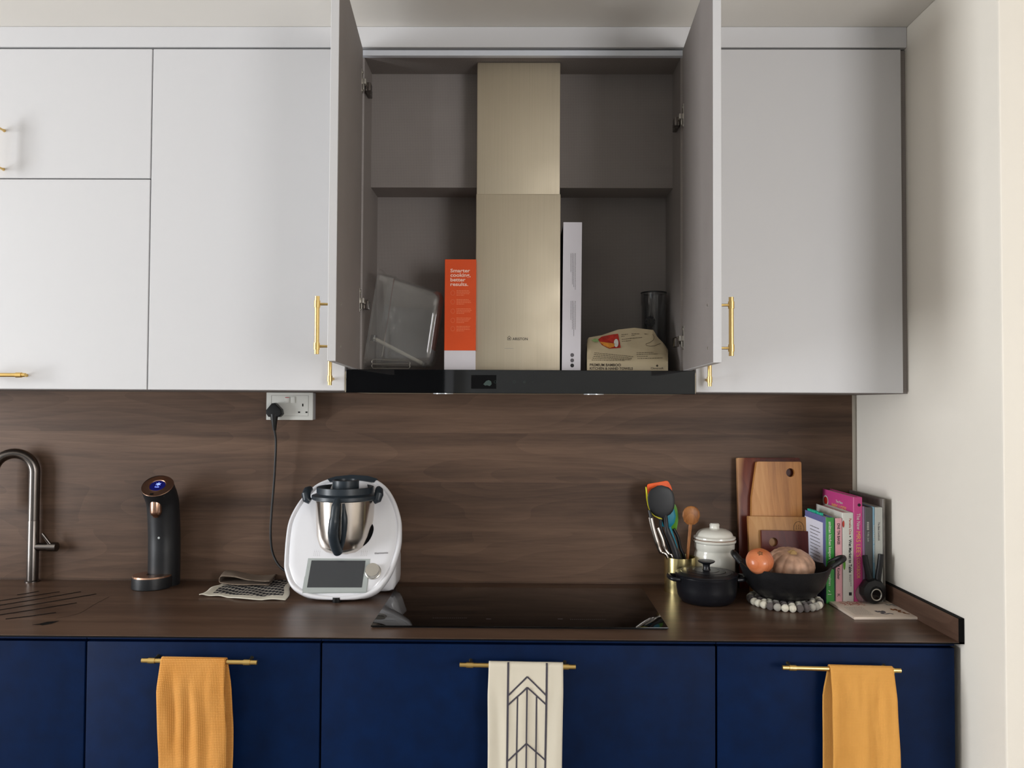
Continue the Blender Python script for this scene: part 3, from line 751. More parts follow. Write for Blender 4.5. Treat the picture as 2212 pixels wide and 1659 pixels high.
# ------------------------------------------------------------------ socket and plug
YS = -.047
sk = thing('wall_socket', 'white double wall socket box under the cabinets, one black plug in it', 'socket', (PY(628, 880, -.03).x, -.03, PY(620, 906, YS).z))
sa = PY(575, 907, YS); sb = PY(675, 846, YS); ztop_s = sa.z+.086
bm = B(); box(bm, sa.x, sb.x+.002, YS+.007, -.0125, sa.z+.001, ztop_s-.001, bev=.002); link('back_box', bm, M['socket_side'], sk)
bm = B(); box(bm, sa.x-.0005, sa.x+.146, YS, YS+.008, sa.z, ztop_s, bev=.002); fp = link('face_plate', bm, M['socket'], sk)
bm = B(); yy = YS-.0004
def frm(x0, y0, x1, y1, w=.0009):
    a = PY(x0, y0, yy); b = PY(x1, y1, yy)
    for p in ((a.x, b.x, a.z-w, a.z), (a.x, b.x, b.z, b.z+w), (a.x, a.x+w, b.z, a.z), (b.x-w, b.x, b.z, a.z)): box(bm, p[0], p[1], yy, yy+.0005, p[2], p[3])
frm(586, 854, 666, 899); link('border_line', bm, M['line'], fp, smooth=False)
for x0, x1 in ((615, 625), (628, 637.5)):
    bm = B(); a = PY(x0, 857, yy); b = PY(x1, 871, yy); box(bm, a.x, b.x, YS-.003, YS, b.z, a.z, bev=.0015); link('rocker_switch', bm, M['socket'], fp)
bm = B(); a = PY(616, 858, YS-.0035); b = PY(624, 859.5, YS-.0035); box(bm, a.x, b.x, YS-.0034, YS-.003, b.z, a.z); link('switch_mark', bm, M['red'], fp, smooth=False)
for x, yv, wx, hz in ((654, 875, .0035, .0085), (646, 890.5, .0062, .0042), (662, 890.5, .0062, .0042)):
    bm = B(); c = PY(x, yv, yy); box(bm, c.x-wx/2, c.x+wx/2, yy-.0002, yy+.0005, c.z-hz/2, c.z+hz/2); link('pin_slot', bm, M['core'], fp, smooth=False)
pg = thing('power_cable', 'black plug and flex hanging from the wall socket down behind the appliance', 'power cable', PY(597, 905, YS-.02))
bm = B(); c = PY(597, 889, YS); k = 2.47/1700
ol = [(-17, -5), (-17.5, 2), (-5, 17), (2, 18), (16, 4), (18, -6), (12, -12), (-12, -12)]
prism(bm, [(x*k*.98, y*k) for x, y in ol], frame((c.x, YS-.028, c.z+.001), (1, 0, 0), (0, 0, 1)), .0275, bev=.005, seg=3)
tube(bm, [(c.x-.001, YS-.018, c.z-.008), (c.x-.001, YS-.018, c.z-.022), (c.x-.001, YS-.016, c.z-.042), (c.x-.001, YS-.014, c.z-.058)], [.013, .011, .0075, .0055], 16)
link('plug', bm, M['rubber'], pg)
bm = B()
cp = [(c.x-.001, YS-.014, c.z-.055)]+[tuple(PY(x, y, yq)) for x, y, yq in ((596, 960, -.055), (592, 1040, -.05), (587, 1100, -.05), (584.5, 1150, -.055), (588, 1190, -.06), (600, 1218, -.07), (618, 1234, -.08), (640, 1240, -.085))]
tube(bm, spline(cp, 8), .0036, 12); link('flex', bm, M['rubber'], pg)

# ------------------------------------------------------------------ tap
tb = PZ(70, 1256, ZC)
tp = thing('kitchen_tap', 'gunmetal gooseneck kitchen tap standing on the worktop at far left', 'tap', (tb.x, tb.y, ZC))
k = (tb.y-CAM.y)/1700
bm = B(); lathe(bm, [(0, 0), (.022, 0), (.022, .003), (.0165, .005), (.0165, .19), (.0160, .1915), (0, .1915)], (tb.x, tb.y, ZC), 32); link('tap_body', bm, M['gun'], tp)
bm = B(); zs = ZC+.192; za = PY(70, 1019, tb.y).z; ra = .057; dirv = Vector((-.96, -.28, 0)).normalized()
path = [Vector((tb.x, tb.y, zs)), Vector((tb.x, tb.y, (zs+za)/2)), Vector((tb.x, tb.y, za))]
cc = Vector((tb.x, tb.y, za))+dirv*ra
for i in range(1, 19):
    a = PI*i/18; path.append(cc - dirv*ra*math.cos(a)+Vector((0, 0, 1))*ra*1.02*math.sin(a))
path += [path[-1]+Vector((0, 0, -.04)), path[-1]+Vector((0, 0, -.12))]
tube(bm, path, .0158, 24); link('spout', bm, M['gun'], tp)
bm = B(); hz = PY(80, 1181, tb.y).z; xh = PY(123, 1181, tb.y).x
cyl(bm, (tb.x+.01, tb.y, hz), (xh-.026, tb.y, hz), .0125, 24); cyl(bm, (xh-.027, tb.y, hz), (xh, tb.y, hz), .0142, 24)
hb = link('mixer_barrel', bm, M['gun'], tp)
bm = B(); cyl(bm, (xh-.016, tb.y-.004, hz+.005), PY(90.5, 1152.5, tb.y-.015), .0052, 14); link('lever', bm, M['gun'], hb)

# ------------------------------------------------------------------ water dispenser
wb = PZ(354, 1262, ZC); wc = Vector((wb.x, wb.y, ZC))
wd = thing('water_dispenser', 'black cylindrical water dispenser with rose gold top dial, on the worktop near the tap', 'water dispenser', wc)
topc = PY(340.5, 1050, wb.y-.055)
tg = Vector((.05, -.59, .80)).normalized()
path = spline([wc, wc+Vector((0, 0, .09)), wc+Vector((-.001, -.001, .165)), wc+Vector(((topc.x-wc.x)*.5, (topc.y-wc.y)*.32, (topc.z-wc.z)*.82)), topc-tg*.012, topc], 8)
# keep sections level at the foot and square to the tilted dial at the head
bm = B(); rings = []; prev = None; r = .0465
n = 40
for i, p in enumerate(path):
    t = (path[min(i+1, len(path)-1)]-path[max(i-1, 0)]).normalized()
    if i == len(path)-1: t = tg
    if i == 0: t = Vector((0, 0, 1))
    u = Vector((0, 1, 0)).cross(t).normalized(); v = t.cross(u)
    rings.append([bm.verts.new(p+u*math.cos(2*PI*q/n)*r+v*math.sin(2*PI*q/n)*r) for q in range(n)])
for a, b in zip(rings, rings[1:]):
    for q in range(n): bm.faces.new((a[q], a[(q+1) % n], b[(q+1) % n], b[q]))
bm.faces.new(rings[0][::-1]); bm.faces.new(rings[-1]); link('column', bm, M['black'], wd)
mt = frame(topc, Vector((1, 0, 0)), Vector((0, 0, 1))); 
zax = tg; xax = Vector((0, 1, 0)).cross(zax).normalized()*1.0; yax = zax.cross(xax)
mt = Matrix(((xax.x, yax.x, zax.x, topc.x), (xax.y, yax.y, zax.y, topc.y), (xax.z, yax.z, zax.z, topc.z), (0, 0, 0, 1)))
bm = B(); lathe(bm, [(.0462, 0), (.0455, .0016), (.028, .0016), (.0245, .0030), (.0225, .0014), (0, .0014)], (0, 0, 0), 48, mtx=mt); dial = link('dial', bm, M['copper'], wd)
bm = B(); lathe(bm, [(.0222, .0012), (.0222, .0020), (0, .0020)], (0, 0, 0), 40, mtx=mt); scn = link('dial_display', bm, M['display'], dial)
# the star glyph and line of text on the display
upd = Vector((0, 0, 1)); upd = (upd-tg*upd.dot(tg)).normalized(); rgt = upd.cross(tg).normalized()
bm = B(); c = topc+tg*.0024+upd*.006+rgt*.001
for a in (90, 30, 150):
    v = (rgt*math.cos(R(a))+upd*math.sin(R(a)))*.0075; strip(bm, [c-v, c+v], .0022, tg)
link('star_glyph', bm, M['glow'], scn, smooth=False)
text('lettering', 'Cold', frame(topc+tg*.0024-upd*.0085-rgt*.006, rgt, upd), .012, M['glow'], scn)
bm = B(); c = topc+tg*.002-upd*.037-rgt*.006
poly(bm, [c+rgt*.006*math.cos(a)+upd*.0035*math.sin(a) for a in [2*PI*i/12 for i in range(12)]]); link('indicator', bm, M['core'], dial, smooth=False)
bm = B(); nc = PY(337.5, 1080, wb.y-.062); k = (nc.y-CAM.y)/1700; rn = 12.2*k
lathe(bm, [(0, .001), (rn*.98, .0), (rn, -.002), (rn, -.036), (rn*.86, -.044), (rn*.5, -.049), (rn*.42, -.053), (0, -.053)], nc, 32)
box(bm, nc.x-.008, nc.x+.012, nc.y, nc.y+.03, nc.z-.034, nc.z-.004, bev=.004)
link('nozzle', bm, M['copper'], wd)
tc_ = PZ(328.5, 1268, ZC); tc_ = Vector((tc_.x, tc_.y, ZC)); rt = 41*(tc_.y-CAM.y)/1700
bm = B(); lathe(bm, [(0, 0), (rt*.97, 0), (rt, .002), (rt, .030), (rt*.99, .034), (0, .034)], tc_, 48); tray = link('drip_tray', bm, M['black'], wd)
bm = B(); lathe(bm, [(rt*.985, .034), (rt*.95, .0385), (rt*.55, .041), (rt*.30, .039), (rt*.28, .036), (0, .036)], tc_, 48); link('tray_plate', bm, M['copper'], tray)
bm = B(); c = PY(343, 1162, wb.y-.0465); lathe(bm, [(0, .001), (.0035, .0)], (0, 0, 0), 16, mtx=frame(c, (1, 0, 0), (0, 0, 1))); link('sensor_dot', bm, M['screen_frame'], wd)

# ------------------------------------------------------------------ food processor
f0 = PZ(725, 1303, ZC)   # front foot
fp0 = Vector((f0.x, f0.y+.01, ZC+.012)); 
slope = Vector((0, .195, .328)).normalized(); nrm = Vector((0, -slope.z, slope.y))
fpm = thing('food_processor', 'white cooking food processor with steel jug, dark lid and grey touch screen', 'food processor', (f0.x+.02, f0.y+.12, ZC))
def FPp(px, py, off=0): return PP(px, py, fp0+nrm*off, nrm)
outline = [(613, 1216), (617, 1160), (624, 1123), (641.5, 1088.6), (662, 1064), (686.6, 1043.5), (720, 1031), (760, 1027), (800, 1030), (832, 1048), (852.6, 1078), (865, 1115), (867.5, 1144), (865, 1181), (848.5, 1232), (826, 1267), (805.5, 1283), (775, 1293), (723.5, 1297), (672, 1291.6), (641.5, 1279), (625, 1263), (615, 1236)]
P3 = [FPp(x, y) for x, y in outline]
cen = sum(P3, Vector())/len(P3)
loop = []
PQ = [P3[-1]]+P3+[P3[0], P3[1]]
for i in range(1, len(PQ)-2):
    for j in range(4):
        t = j/4; a, b, c, d = PQ[i-1], PQ[i], PQ[i+1], PQ[i+2]
        loop.append(0.5*((2*b)+(-a+c)*t+(2*a-5*b+4*c-d)*t*t+(-a+3*b-3*c+d)*t**3))
bm = B(); rings = []
for sc, off in ((0.0, .004), (.5, .004), (.80, .0025), (.90, .002), (.925, -.002), (.95, .003), (.975, .0035), (.993, 0), (1.0, -.006), (.998, -.016), (.985, -.026), (.94, -.045), (.86, -.06), (.7, -.07), (0, -.075)):
    if sc == 0: rings.append([bm.verts.new(cen+nrm*off)])
    else: rings.append([bm.verts.new(Vector((lambda q: (q.x, q.y, max(q.z, ZC+.006)))(cen+(p-cen)*sc+nrm*off))) for p in loop])
for a, b in zip(rings, rings[1:]):
    nn = len(loop)
    for i in range(nn):
        j = (i+1) % nn
        if len(a) == 1: bm.faces.new((a[0], b[i], b[j]))
        elif len(b) == 1: bm.faces.new((a[i], a[j], b[0]))
        else: bm.faces.new((a[i], a[j], b[j], b[i]))
sh = link('shell', bm, M['plastic_white'], fpm, ang=60)
bm = B(); x0 = FPp(640, 1270).x; x1 = x0+.285
box(bm, f0.x-.115, f0.x+.150, f0.y+.105, f0.y+.245, ZC+.004, ZC+.125, bev=.03, seg=4); lab(link('base_housing', bm, M['plastic_white'], fpm), 'rear motor housing')
for dx, dy in ((0, .016), (-.09, .19), (.115, .19)):
    bm = B(); lathe(bm, [(0, 0), (.013, 0), (.014, .006), (.014, .014), (0, .014)], (f0.x+dx, f0.y+dy, ZC), 24); link('foot', bm, M['rubber'], fpm)
# screen
bm = B(); q = [FPp(x, y, .0045) for x, y in ((651.5, 1282), (792, 1280), (800.5, 1206), (664.5, 1204.5))]
def quadprism(bm, q, t, bev):
    a = [bm.verts.new(p) for p in q]; b = [bm.verts.new(p-nrm*t) for p in q]
    fa = bm.faces.new(a); bm.faces.new(b[::-1]); [bm.faces.new((a[i], b[i], b[(i+1) % 4], a[(i+1) % 4])) for i in range(4)]
    bmesh.ops.bevel(bm, geom=[e for e in bm.edges if e.calc_length() > .0], offset=bev, segments=2, affect='EDGES', clamp_overlap=True)
quadprism(bm, q, .006, .0018); sf = link('screen_frame', bm, M['screen_frame'], fpm)
bm = B(); q = [FPp(x, y, .0051) for x, y in ((663, 1269), (781.5, 1269), (789.5, 1211), (673, 1210.5))]
poly(bm, q); link('touch_screen', bm, M['screen'], sf, smooth=False)
# knob
kc = FPp(806, 1235, .003); zax = nrm; xax = Vector((1, 0, 0)); yax = zax.cross(xax)
mk = Matrix(((xax.x, yax.x, zax.x, kc.x), (xax.y, yax.y, zax.y, kc.y), (xax.z, yax.z, zax.z, kc.z), (0, 0, 0, 1))); kr = 15.5*2.27/1700
bm = B(); lathe(bm, [(kr*1.12, 0), (kr*1.1, .002), (kr, .003), (kr, .015), (kr*.93, .018), (0, .018)], (0, 0, 0), 36, mtx=mk); link('selector_knob', bm, M['chrome'], fpm)
# jug
jc = PZ(0, 2000, 0); zj0 = ZC+.135; jx = PY(745, 1120, fp0.y+.115).x; jy = fp0.y+.118; J = Vector((jx, jy, 0))
def jz(py, y=-.08): return PY(745, py, jy+y).z
zl = jz(1083); rj = 63*(jy-.0+2.505)/1700
bm = B(); z1 = jz(1192, -.03); lathe(bm, [(0, z1-.006), (rj*.6, z1-.004), (rj*.78, z1+.003), (rj*.88, z1+.016), (rj*.94, z1+.045), (rj*.97, z1+.09), (rj*.99, zl-.012), (rj, zl+.006), (rj*.97, zl+.006)], (jx, jy, 0), 56); jug = link('jug', bm, M['steelb'], fpm)
bm = B()
lathe(bm, [(rj*1.06, zl-.003), (rj*1.12, zl), (rj*1.12, zl+.010), (rj*1.02, zl+.013), (rj*.96, zl+.016), (rj*.96, zl+.034), (rj*.92, zl+.035), (rj*.88, zl+.020), (0, zl+.012)], (jx, jy, 0), 56)
lid = link('lid', bm, M['plastic_grey'], fpm)
bm = B(); rc = rj*.44; lathe(bm, [(0, zl+.012), (rc, zl+.012), (rc*1.02, zl+.054), (rc*.9, zl+.055), (rc*.86, zl+.036), (0, zl+.036)], (jx+.002, jy-.004, 0), 40); lab(link('measuring_cup', bm, M['plastic_grey'], lid), 'dark plug cup in the lid')
for s in (-1, 1):
    bm = B(); a = PY(668 if s < 0 else 816, 1070, jy)
    tube(bm, [a+Vector((0, .012, .018)), a+Vector((s*.0045, -.002, .015)), a+Vector((s*.006, -.014, .004)), a+Vector((s*.002, -.018, -.01)), a+Vector((-s*.008, -.018, -.016))], [.009, .012, .0135, .0125, .009], 16)
    link('locking_arm', bm, M['plastic_grey'], fpm)
bm = B(); hy = jy-rj*1.0
hp = [(jx-.001, hy-.004, zl+.006), (jx-.004, hy-.016, zl-.01), (jx-.006, hy-.026, zl-.05), (jx-.010, hy-.022, zl-.085), (jx-.009, hy-.010, zl-.115), (jx-.004, hy+.004, zl-.138), (jx-.002, hy+.012, zl-.146)]
tube(bm, spline(hp, 6), [.0105]*6+[.0125]*6+[.0145]*6+[.0150]*6+[.0155]*6+[.015]*6+[.012], 18)
tube(bm, spline([(jx+.014, hy+.002, zl-.006), (jx+.017, hy+.0, zl-.06), (jx+.012, hy+.006, zl-.115), (jx+.003, hy+.012, zl-.142)], 6), [.004, .005, .006, .0075, .009, .0095, .0095, .009, .009, .008, .008, .007, .007, .006, .006, .006, .006, .006, .005], 12)
link('jug_handle', bm, M['plastic_grey'], jug)
# dark crescent where the jug sinks into the shell
bm = B(); pts = [FPp(x, y, .0050) for x, y in ((684, 1142), (687, 1160), (697, 1178), (713, 1191), (735, 1196.5), (757, 1195), (782, 1182), (800, 1164), (807, 1138), (790, 1120), (745, 1110), (700, 1120))]
poly(bm, spline(pts+[pts[0]], 4)[:-1]); link('jug_recess', bm, M['core'], sh, smooth=False)
bm = B()
for cx in (684, 786):
    bm = B()
    for i in range(4):
        for j in range(5):
            c = FPp(cx-6+i*4-j*-.4+ (0), 1200-j*3.0, .0042); rr = .0007 if j < 4 else .0004
            poly(bm, [c+Vector((1, 0, 0))*rr*math.cos(a)+slope*rr*math.sin(a) for a in [2*PI*q/8 for q in range(8)]])
    link('speaker_holes', bm, M['printgrey'], sh, smooth=False)
text('lettering', 'thermomix', frame(FPp(809, 1197, .0045), (1, 0, .05), slope), .040, M['printgrey'], sh, height=.0055)
bm = B(); c = FPp(707, 1175, .02); 
# grey top cap on the shell's upper rim
pts = [(707, 1034.5), (725, 1029), (760, 1025.5), (795, 1028), (815, 1034), (808, 1041), (760, 1035), (712, 1040)]
a = [FPp(x, y, .006) for x, y in pts]; b_ = [p-nrm*.03 for p in a]
va = [bm.verts.new(p) for p in a]; vb = [bm.verts.new(p) for p in b_]; bm.faces.new(va); bm.faces.new(vb[::-1])
[bm.faces.new((va[i], vb[i], vb[(i+1) % 8], va[(i+1) % 8])) for i in range(8)]
link('rear_vent_cap', bm, M['plastic_grey'], sh)

# ------------------------------------------------------------------ cloths
def sheet(name, corners, zf, m, nu=44, nv=30, edge=None, mi=None):
    """corners: 4 px points fl, fr, br, bl on the worktop; zf(u,v) height"""
    c = [PZ(x, y, ZC) for x, y in corners]; bm = B(); g = []
    for j in range(nv+1):
        v = j/nv; row = []
        for i in range(nu+1):
            u = i/nu; p = (c[0]*(1-u)+c[1]*u)*(1-v)+(c[3]*(1-u)+c[2]*u)*v
            if edge: du, dv = edge(u, v); p = p+(c[1]-c[0])*du+(c[3]-c[0])*dv
            row.append(bm.verts.new((p.x, p.y, ZC+.0022+zf(u, v))))
        g.append(row)
    for j in range(nv):
        for i in range(nu):
            f = bm.faces.new((g[j][i], g[j][i+1], g[j+1][i+1], g[j+1][i]))
            if mi: f.material_index = mi(i/nu, j/nv)
    o = link(name, bm, m, None, ang=180); md = o.modifiers.new('thickness', 'SOLIDIFY'); md.thickness = .0022; md.offset = 0
    return o
# check cloth
def chk(name):
    m, nt, b = newmat(name); N = nt.nodes; L = nt.links
    tc = N.new('ShaderNodeTexCoord'); mp = N.new('ShaderNodeMapping'); mp.inputs['Rotation'].default_value = (0, 0, R(28)); L.new(tc.outputs['Object'], mp.inputs[0])
    outs = []
    for ax, sc in (('X', 22), ('Y', 13)):
        wv = N.new('ShaderNodeTexWave'); wv.bands_direction = ax; wv.inputs['Scale'].default_value = sc; wv.inputs['Distortion'].default_value = .5
        L.new(mp.outputs[0], wv.inputs[0]); outs.append(wv.outputs['Fac'])
    mu = N.new('ShaderNodeMath'); mu.operation = 'MULTIPLY'; L.new(outs[0], mu.inputs[0]); L.new(outs[1], mu.inputs[1])
    r = N.new('ShaderNodeValToRGB'); r.color_ramp.elements[0].position = .34; r.color_ramp.elements[1].position = .40
    r.color_ramp.elements[0].color = lin((30, 30, 34))+(1,); r.color_ramp.elements[1].color = lin((196, 188, 174))+(1,)
    L.new(mu.outputs[0], r.inputs[0]); L.new(r.outputs[0], b.inputs['Base Color']); b.inputs['Roughness'].default_value = .95
    return m
M['check'] = chk('black_cream_check')
def zf1(u, v): return .0045*abs(noise.noise(Vector((u*4, v*3, 1.2))))+(.006*math.exp(-((u-.02)/.05)**2)*(1-v))+.002*math.sin(u*9)**2*(1-v)
o = sheet('dishcloth', ((430, 1290), (614, 1300), (640, 1247), (487, 1259)), zf1, [M['check'], M['clothcream']],
          edge=lambda u, v: (.02*math.sin(v*9), .05*math.sin(u*8)*(1-v)), mi=lambda u, v: 1 if (u < .07 or u > .92 or v < .13 or v > .93) else 0)
tag(o, 'black and cream checked dishcloth with cream border lying flat under the taupe cloth', 'cloth', 'cloths beside the food processor')
ce = [PZ(x, y, ZC) for x, y in ((474, 1266), (578, 1274), (607, 1240), (494, 1240))]
def taupe_cloth():
    bm = B(); nu, nv = 50, 24; ss = []
    # profile runs bottom layer right->left, rolls at the left, top layer left->right, drawn in (u,z)
    prof = []
    for i in range(16): prof.append((1.0-i/16*.92, .0065+.002*math.sin(i)))
    for i in range(1, 12):
        a = PI*i/12; prof.append((.08-.09*math.sin(a), .0065+.012*(1-math.cos(a))))
    for i in range(24):
        t = i/23; prof.append((.08+.94*t, .0305-.010*t+.0035*math.sin(t*7)))
    g = []
    for j in range(nv+1):
        v = j/nv; row = []
        for q, (u, z) in enumerate(prof):
            p = (ce[0]*(1-u)+ce[1]*u)*(1-v)+(ce[3]*(1-u)+ce[2]*u)*v
            zz = z*(1+.12*math.sin(v*6+u*3))+.002*noise.noise(Vector((u*5, v*5, 3)))
            shift = .012*math.sin(u*5)*(1-v)
            row.append(bm.verts.new((p.x, p.y-shift, ZC+max(zz, .0105))))
        g.append(row)
    for a, b in zip(g, g[1:]):
        for i in range(len(prof)-1): bm.faces.new((a[i], a[i+1], b[i+1], b[i]))
    o = link('dishcloth', bm, M['taupe'], None, ang=180); md = o.modifiers.new('thickness', 'SOLIDIFY'); md.thickness = .0022; md.offset = 0
    return o
tag(taupe_cloth(), 'taupe waffle dishcloth folded over and resting on the checked cloth', 'cloth', 'cloths beside the food processor')

# ------------------------------------------------------------------ induction hob
q = [PZ(x, y, ZC+.006) for x, y in ((800, 1352), (1443, 1354.5), (1386.5, 1271), (850, 1268))]
hx0 = q[0].x; hx1 = q[1].x; hy0 = (q[0].y+q[1].y)/2; hy1 = (q[2].y+q[3].y)/2
ho = thing('induction_hob', 'wide black glass induction hob set into the worktop under the hood', 'hob', ((hx0+hx1)/2, (hy0+hy1)/2, ZC))
bm = B(); box(bm, hx0, hx1, hy0, hy1, ZC+.002, ZC+.006, bev=.001); hg = link('glass_plate', bm, M['hobglass'], ho, ang=30)
bm = B(); box(bm, hx0+.003, hx1-.003, hy0+.003, hy1-.003, ZC+.0001, ZC+.002); link('seal', bm, M['gapdark'], ho, smooth=False)
bm = B()
for a, b in (((935, 1335), (1010, 1335)), ((1232, 1338), (1310, 1338))):
    n = 18; bm = B()
    for i in range(n):
        p = PZ(a[0]+(b[0]-a[0])*i/n, a[1], ZC+.0062); box(bm, p.x, p.x+.0022, p.y, p.y+.001, ZC+.006, ZC+.0062)
    link('touch_marking', bm, M['printgrey'], hg, smooth=False)
for px in (850, 1050, 1205):
    bm = B(); p = PZ(px, 1337 if px > 900 else 1341, ZC+.0062); box(bm, p.x, p.x+.013, p.y, p.y+.001, ZC+.006, ZC+.0062)
    link('touch_marking', bm, M['printgrey'], hg, smooth=False)

# ------------------------------------------------------------------ things in the hood cabinet
# orange carton
YO = -.312
a = PY(961, 560, YO); b = PY(1027, 800, YO)
ob = thing('carton', 'slim orange carton with white base band standing left of the steel flue', 'box', ((a.x+b.x)/2, YO+.05, ZFLOOR))
bm = B(); z1 = PY(990, 757, YO).z; box(bm, a.x, b.x, YO, YO+.19, z1, a.z, bev=.0008, seg=1); ub_ = link('carton_body', bm, M['orange'], ob, ang=30)
bm = B(); box(bm, a.x, b.x, YO, YO+.19, ZFLOOR, z1, bev=.0008, seg=1); lab(link('base_band', bm, M['whitecard'], ob, ang=30), 'white base band')
y = YO-.0004
for s, px, py, w, hp_ in (('Smarter', 973, 588.3, 42.5, 7.8), ('cooking,', 973, 600.6, 43.5, 10.6), ('better', 973, 608, 32.5, 7.8), ('results.', 973, 617.8, 38.5, 7.8)):
    p = PY(px, py, y); text('lettering', s, frame(p, (1, 0, 0), (0, 0, 1)), w*2.193/1700, M['printwhite'], ub_, height=hp_*2.193/1700, bold=.018)
for i, py in enumerate((628, 647, 667, 687, 705)):
    p = PY(986, py, y); scribble('small_print', frame(p, (1, 0, 0), (0, 0, 1)), 4, 0, .043, 0, .0042, .0014, M['printfaint'], ub_, i+5)
    bm = B(); c = PY(978, py+5, y); tube(bm, [c+Vector((.0055*math.cos(t), 0, .0065*math.sin(t))) for t in [2*PI*q/14 for q in range(14)]], .0004, 4, closed=True); link('round_icon', bm, M['printfaint'], ub_, smooth=False)
# tall white spine carton
YW = -.31
a = PY(1217, 480, YW); b = PY(1254, 800, YW); a2 = PY(1258, 480, YW); b0_ = PY(1213.5, 800, YW)
wbx = thing('carton', 'tall narrow white-fronted carton with black sides standing right of the steel flue', 'box', (b0_.x+.03, YW+.1, ZFLOOR))
zt2 = a.z; ex = (a.x-b0_.x); H_ = zt2-ZFLOOR
bm = B(); wd_ = b.x-b0_.x
vs = box(bm, b0_.x, b0_.x+wd_, YW+.0012, YL-.004, ZFLOOR, zt2-.004, bev=.0008, seg=1)
for v in bm.verts: v.co.x += ex*(v.co.z-ZFLOOR)/H_
link('carton_body', bm, M['blackcard'], wbx, ang=30)
bm = B(); box(bm, b0_.x, b0_.x+wd_, YW, YW+.0012, ZFLOOR, zt2)
for v in bm.verts: v.co.x += ex*(v.co.z-ZFLOOR)/H_
wf = link('white_spine', bm, M['whitecard'], wbx, smooth=False)
for py, rows, seed, ln in ((547, 4, 1, 82), (650, 4, 2, 82)):
    p = PY(1243, py, YW-.0004); scribble('small_print', frame(p, (0, 0, -1), (1, 0, 0)), rows, 0, ln*2.195/1700, -.0, .0042, .0011, M['printgrey'], wf, seed)
for py in (767, 778.5, 789.5):
    bm = B(); c = PY(1236, py, YW-.0004); poly(bm, [c+Vector((.0052*math.cos(t), 0, .0055*math.sin(t))) for t in [2*PI*q/18 for q in range(18)]])
    link('round_seal', bm, M['printgrey'] if py < 785 else M['printblack'], wf, smooth=False)
# clear food tubs lying on their side, nested
def tub(name, lb, rim_top, rim_bot, base_top, base_bot, y0, y1, group):
    """open tub, mouth to the left; four pixel corners at plane y0"""
    c = [PY(*p, y0) for p in (rim_top, rim_bot, base_bot, base_top)]
    ax = ((c[3]+c[2])/2-(c[0]+c[1])/2); L_ = ax.length; ax.normalize(); upv = (c[0]-c[1]); Hr = upv.length; upv.normalize()
    Hb = (c[3]-c[2]).length; o0 = (c[0]+c[1])/2; D = y1-y0
    t = thing(name, lb, 'container', ((c[1].x+c[2].x)/2, (y0+y1)/2, min(c[1].z, c[2].z)), group)
    def ring(bm, s, h, dep, r=.025, inset=0):
        out = []
        hh = h/2-inset; dd = dep/2-inset; rr = max(r-inset, .004)
        for x, z in rrect(-hh, hh, -dd, dd, rr, 5):
            p = o0+ax*s+upv*x; out.append(bm.verts.new((p.x, (y0+y1)/2+z, p.z)))
        return out
    bm = B(); th = .0022
    seq = [(0, Hr, D, 0), (.004, Hr, D, .0), (.0045, Hr-.020, D-.020, 0), (.045, Hr-.026, D-.024, 0), (.047, Hr-.034, D-.032, 0), (L_-.02, Hb, D-.044, 0), (L_-.006, Hb-.008, D-.052, 0), (L_, Hb-.03, D-.07, 0)]
    outer = [ring(bm, s, h, dp) for s, h, dp, _ in seq]
    inner = [ring(bm, s-(th if i == len(seq)-1 else 0)+(.0001 if i == 0 else 0), h-2*th-(.018 if i < 2 else 0), dp-2*th-(.018 if i < 2 else 0)) for i, (s, h, dp, _) in enumerate(seq)]
    n = len(outer[0])
    for rr in (outer, inner):
        for a, b in zip(rr, rr[1:]):
            for i in range(n): bm.faces.new((a[i], a[(i+1) % n], b[(i+1) % n], b[i]))
        bm.faces.new(rr[-1])
    for i in range(n): bm.faces.new((outer[0][i], outer[0][(i+1) % n], inner[0][(i+1) % n], inner[0][i]))
    link('tub_wall', bm, M['clear'], t, ang=50)
    return t
tub('storage_tub', 'clear plastic food tub tipped on its side, leaning towards the orange carton', (817, 577), (783, 797), (957, 625), (924, 791), -.318, -.135, 'clear tubs in the hood cabinet')
# long clear plastic rail and wire clip lying in the tub
rl = thing('sealing_bar', 'long pale translucent plastic bar lying aslant inside the clear tub', 'plastic bar', PY(862, 770, -.25))
bm = B(); p0 = PY(806, 730, -.27); p1 = PY(916, 787, -.24); cyl(bm, p0, p1, .0055, 14); link('bar', bm, M['felt_g'], rl)
bm = B(); cyl(bm, p0-Vector((.0, 0, .01)), p0+Vector((.003, 0, .008)), .009, 12); link('end_stop', bm, M['smoke'], rl); bm = B(); cyl(bm, p1-Vector((.004, 0, .008)), p1+Vector((.002, 0, .006)), .008, 12); link('end_stop', bm, M['smoke'], rl)
wr = thing('wire_rack', 'small looped wire rack lying flat at the foot of the clear tub', 'rack', PY(840, 788, -.22))
bm = B()
for k_, (yy_, dz) in enumerate(((-.25, .006), (-.25, .016))):
    a = PY(803, 792-9*k_, -.25); b = PY(884, 795-6*k_, -.25); r_ = .007
    pts = []
    for i in range(9): t = PI/2+PI*i/8; pts.append((a.x+.007+r_*math.cos(t), -.25, a.z+r_*math.sin(t)+.002))
    for i in range(9): t = -PI/2+PI*i/8; pts.append((b.x-.007+r_*math.cos(t), -.235, b.z+r_*math.sin(t)+.006))
    tube(bm, pts, .0012, 8, closed=True)
link('wire_loops', bm, M['chrome'], wr)
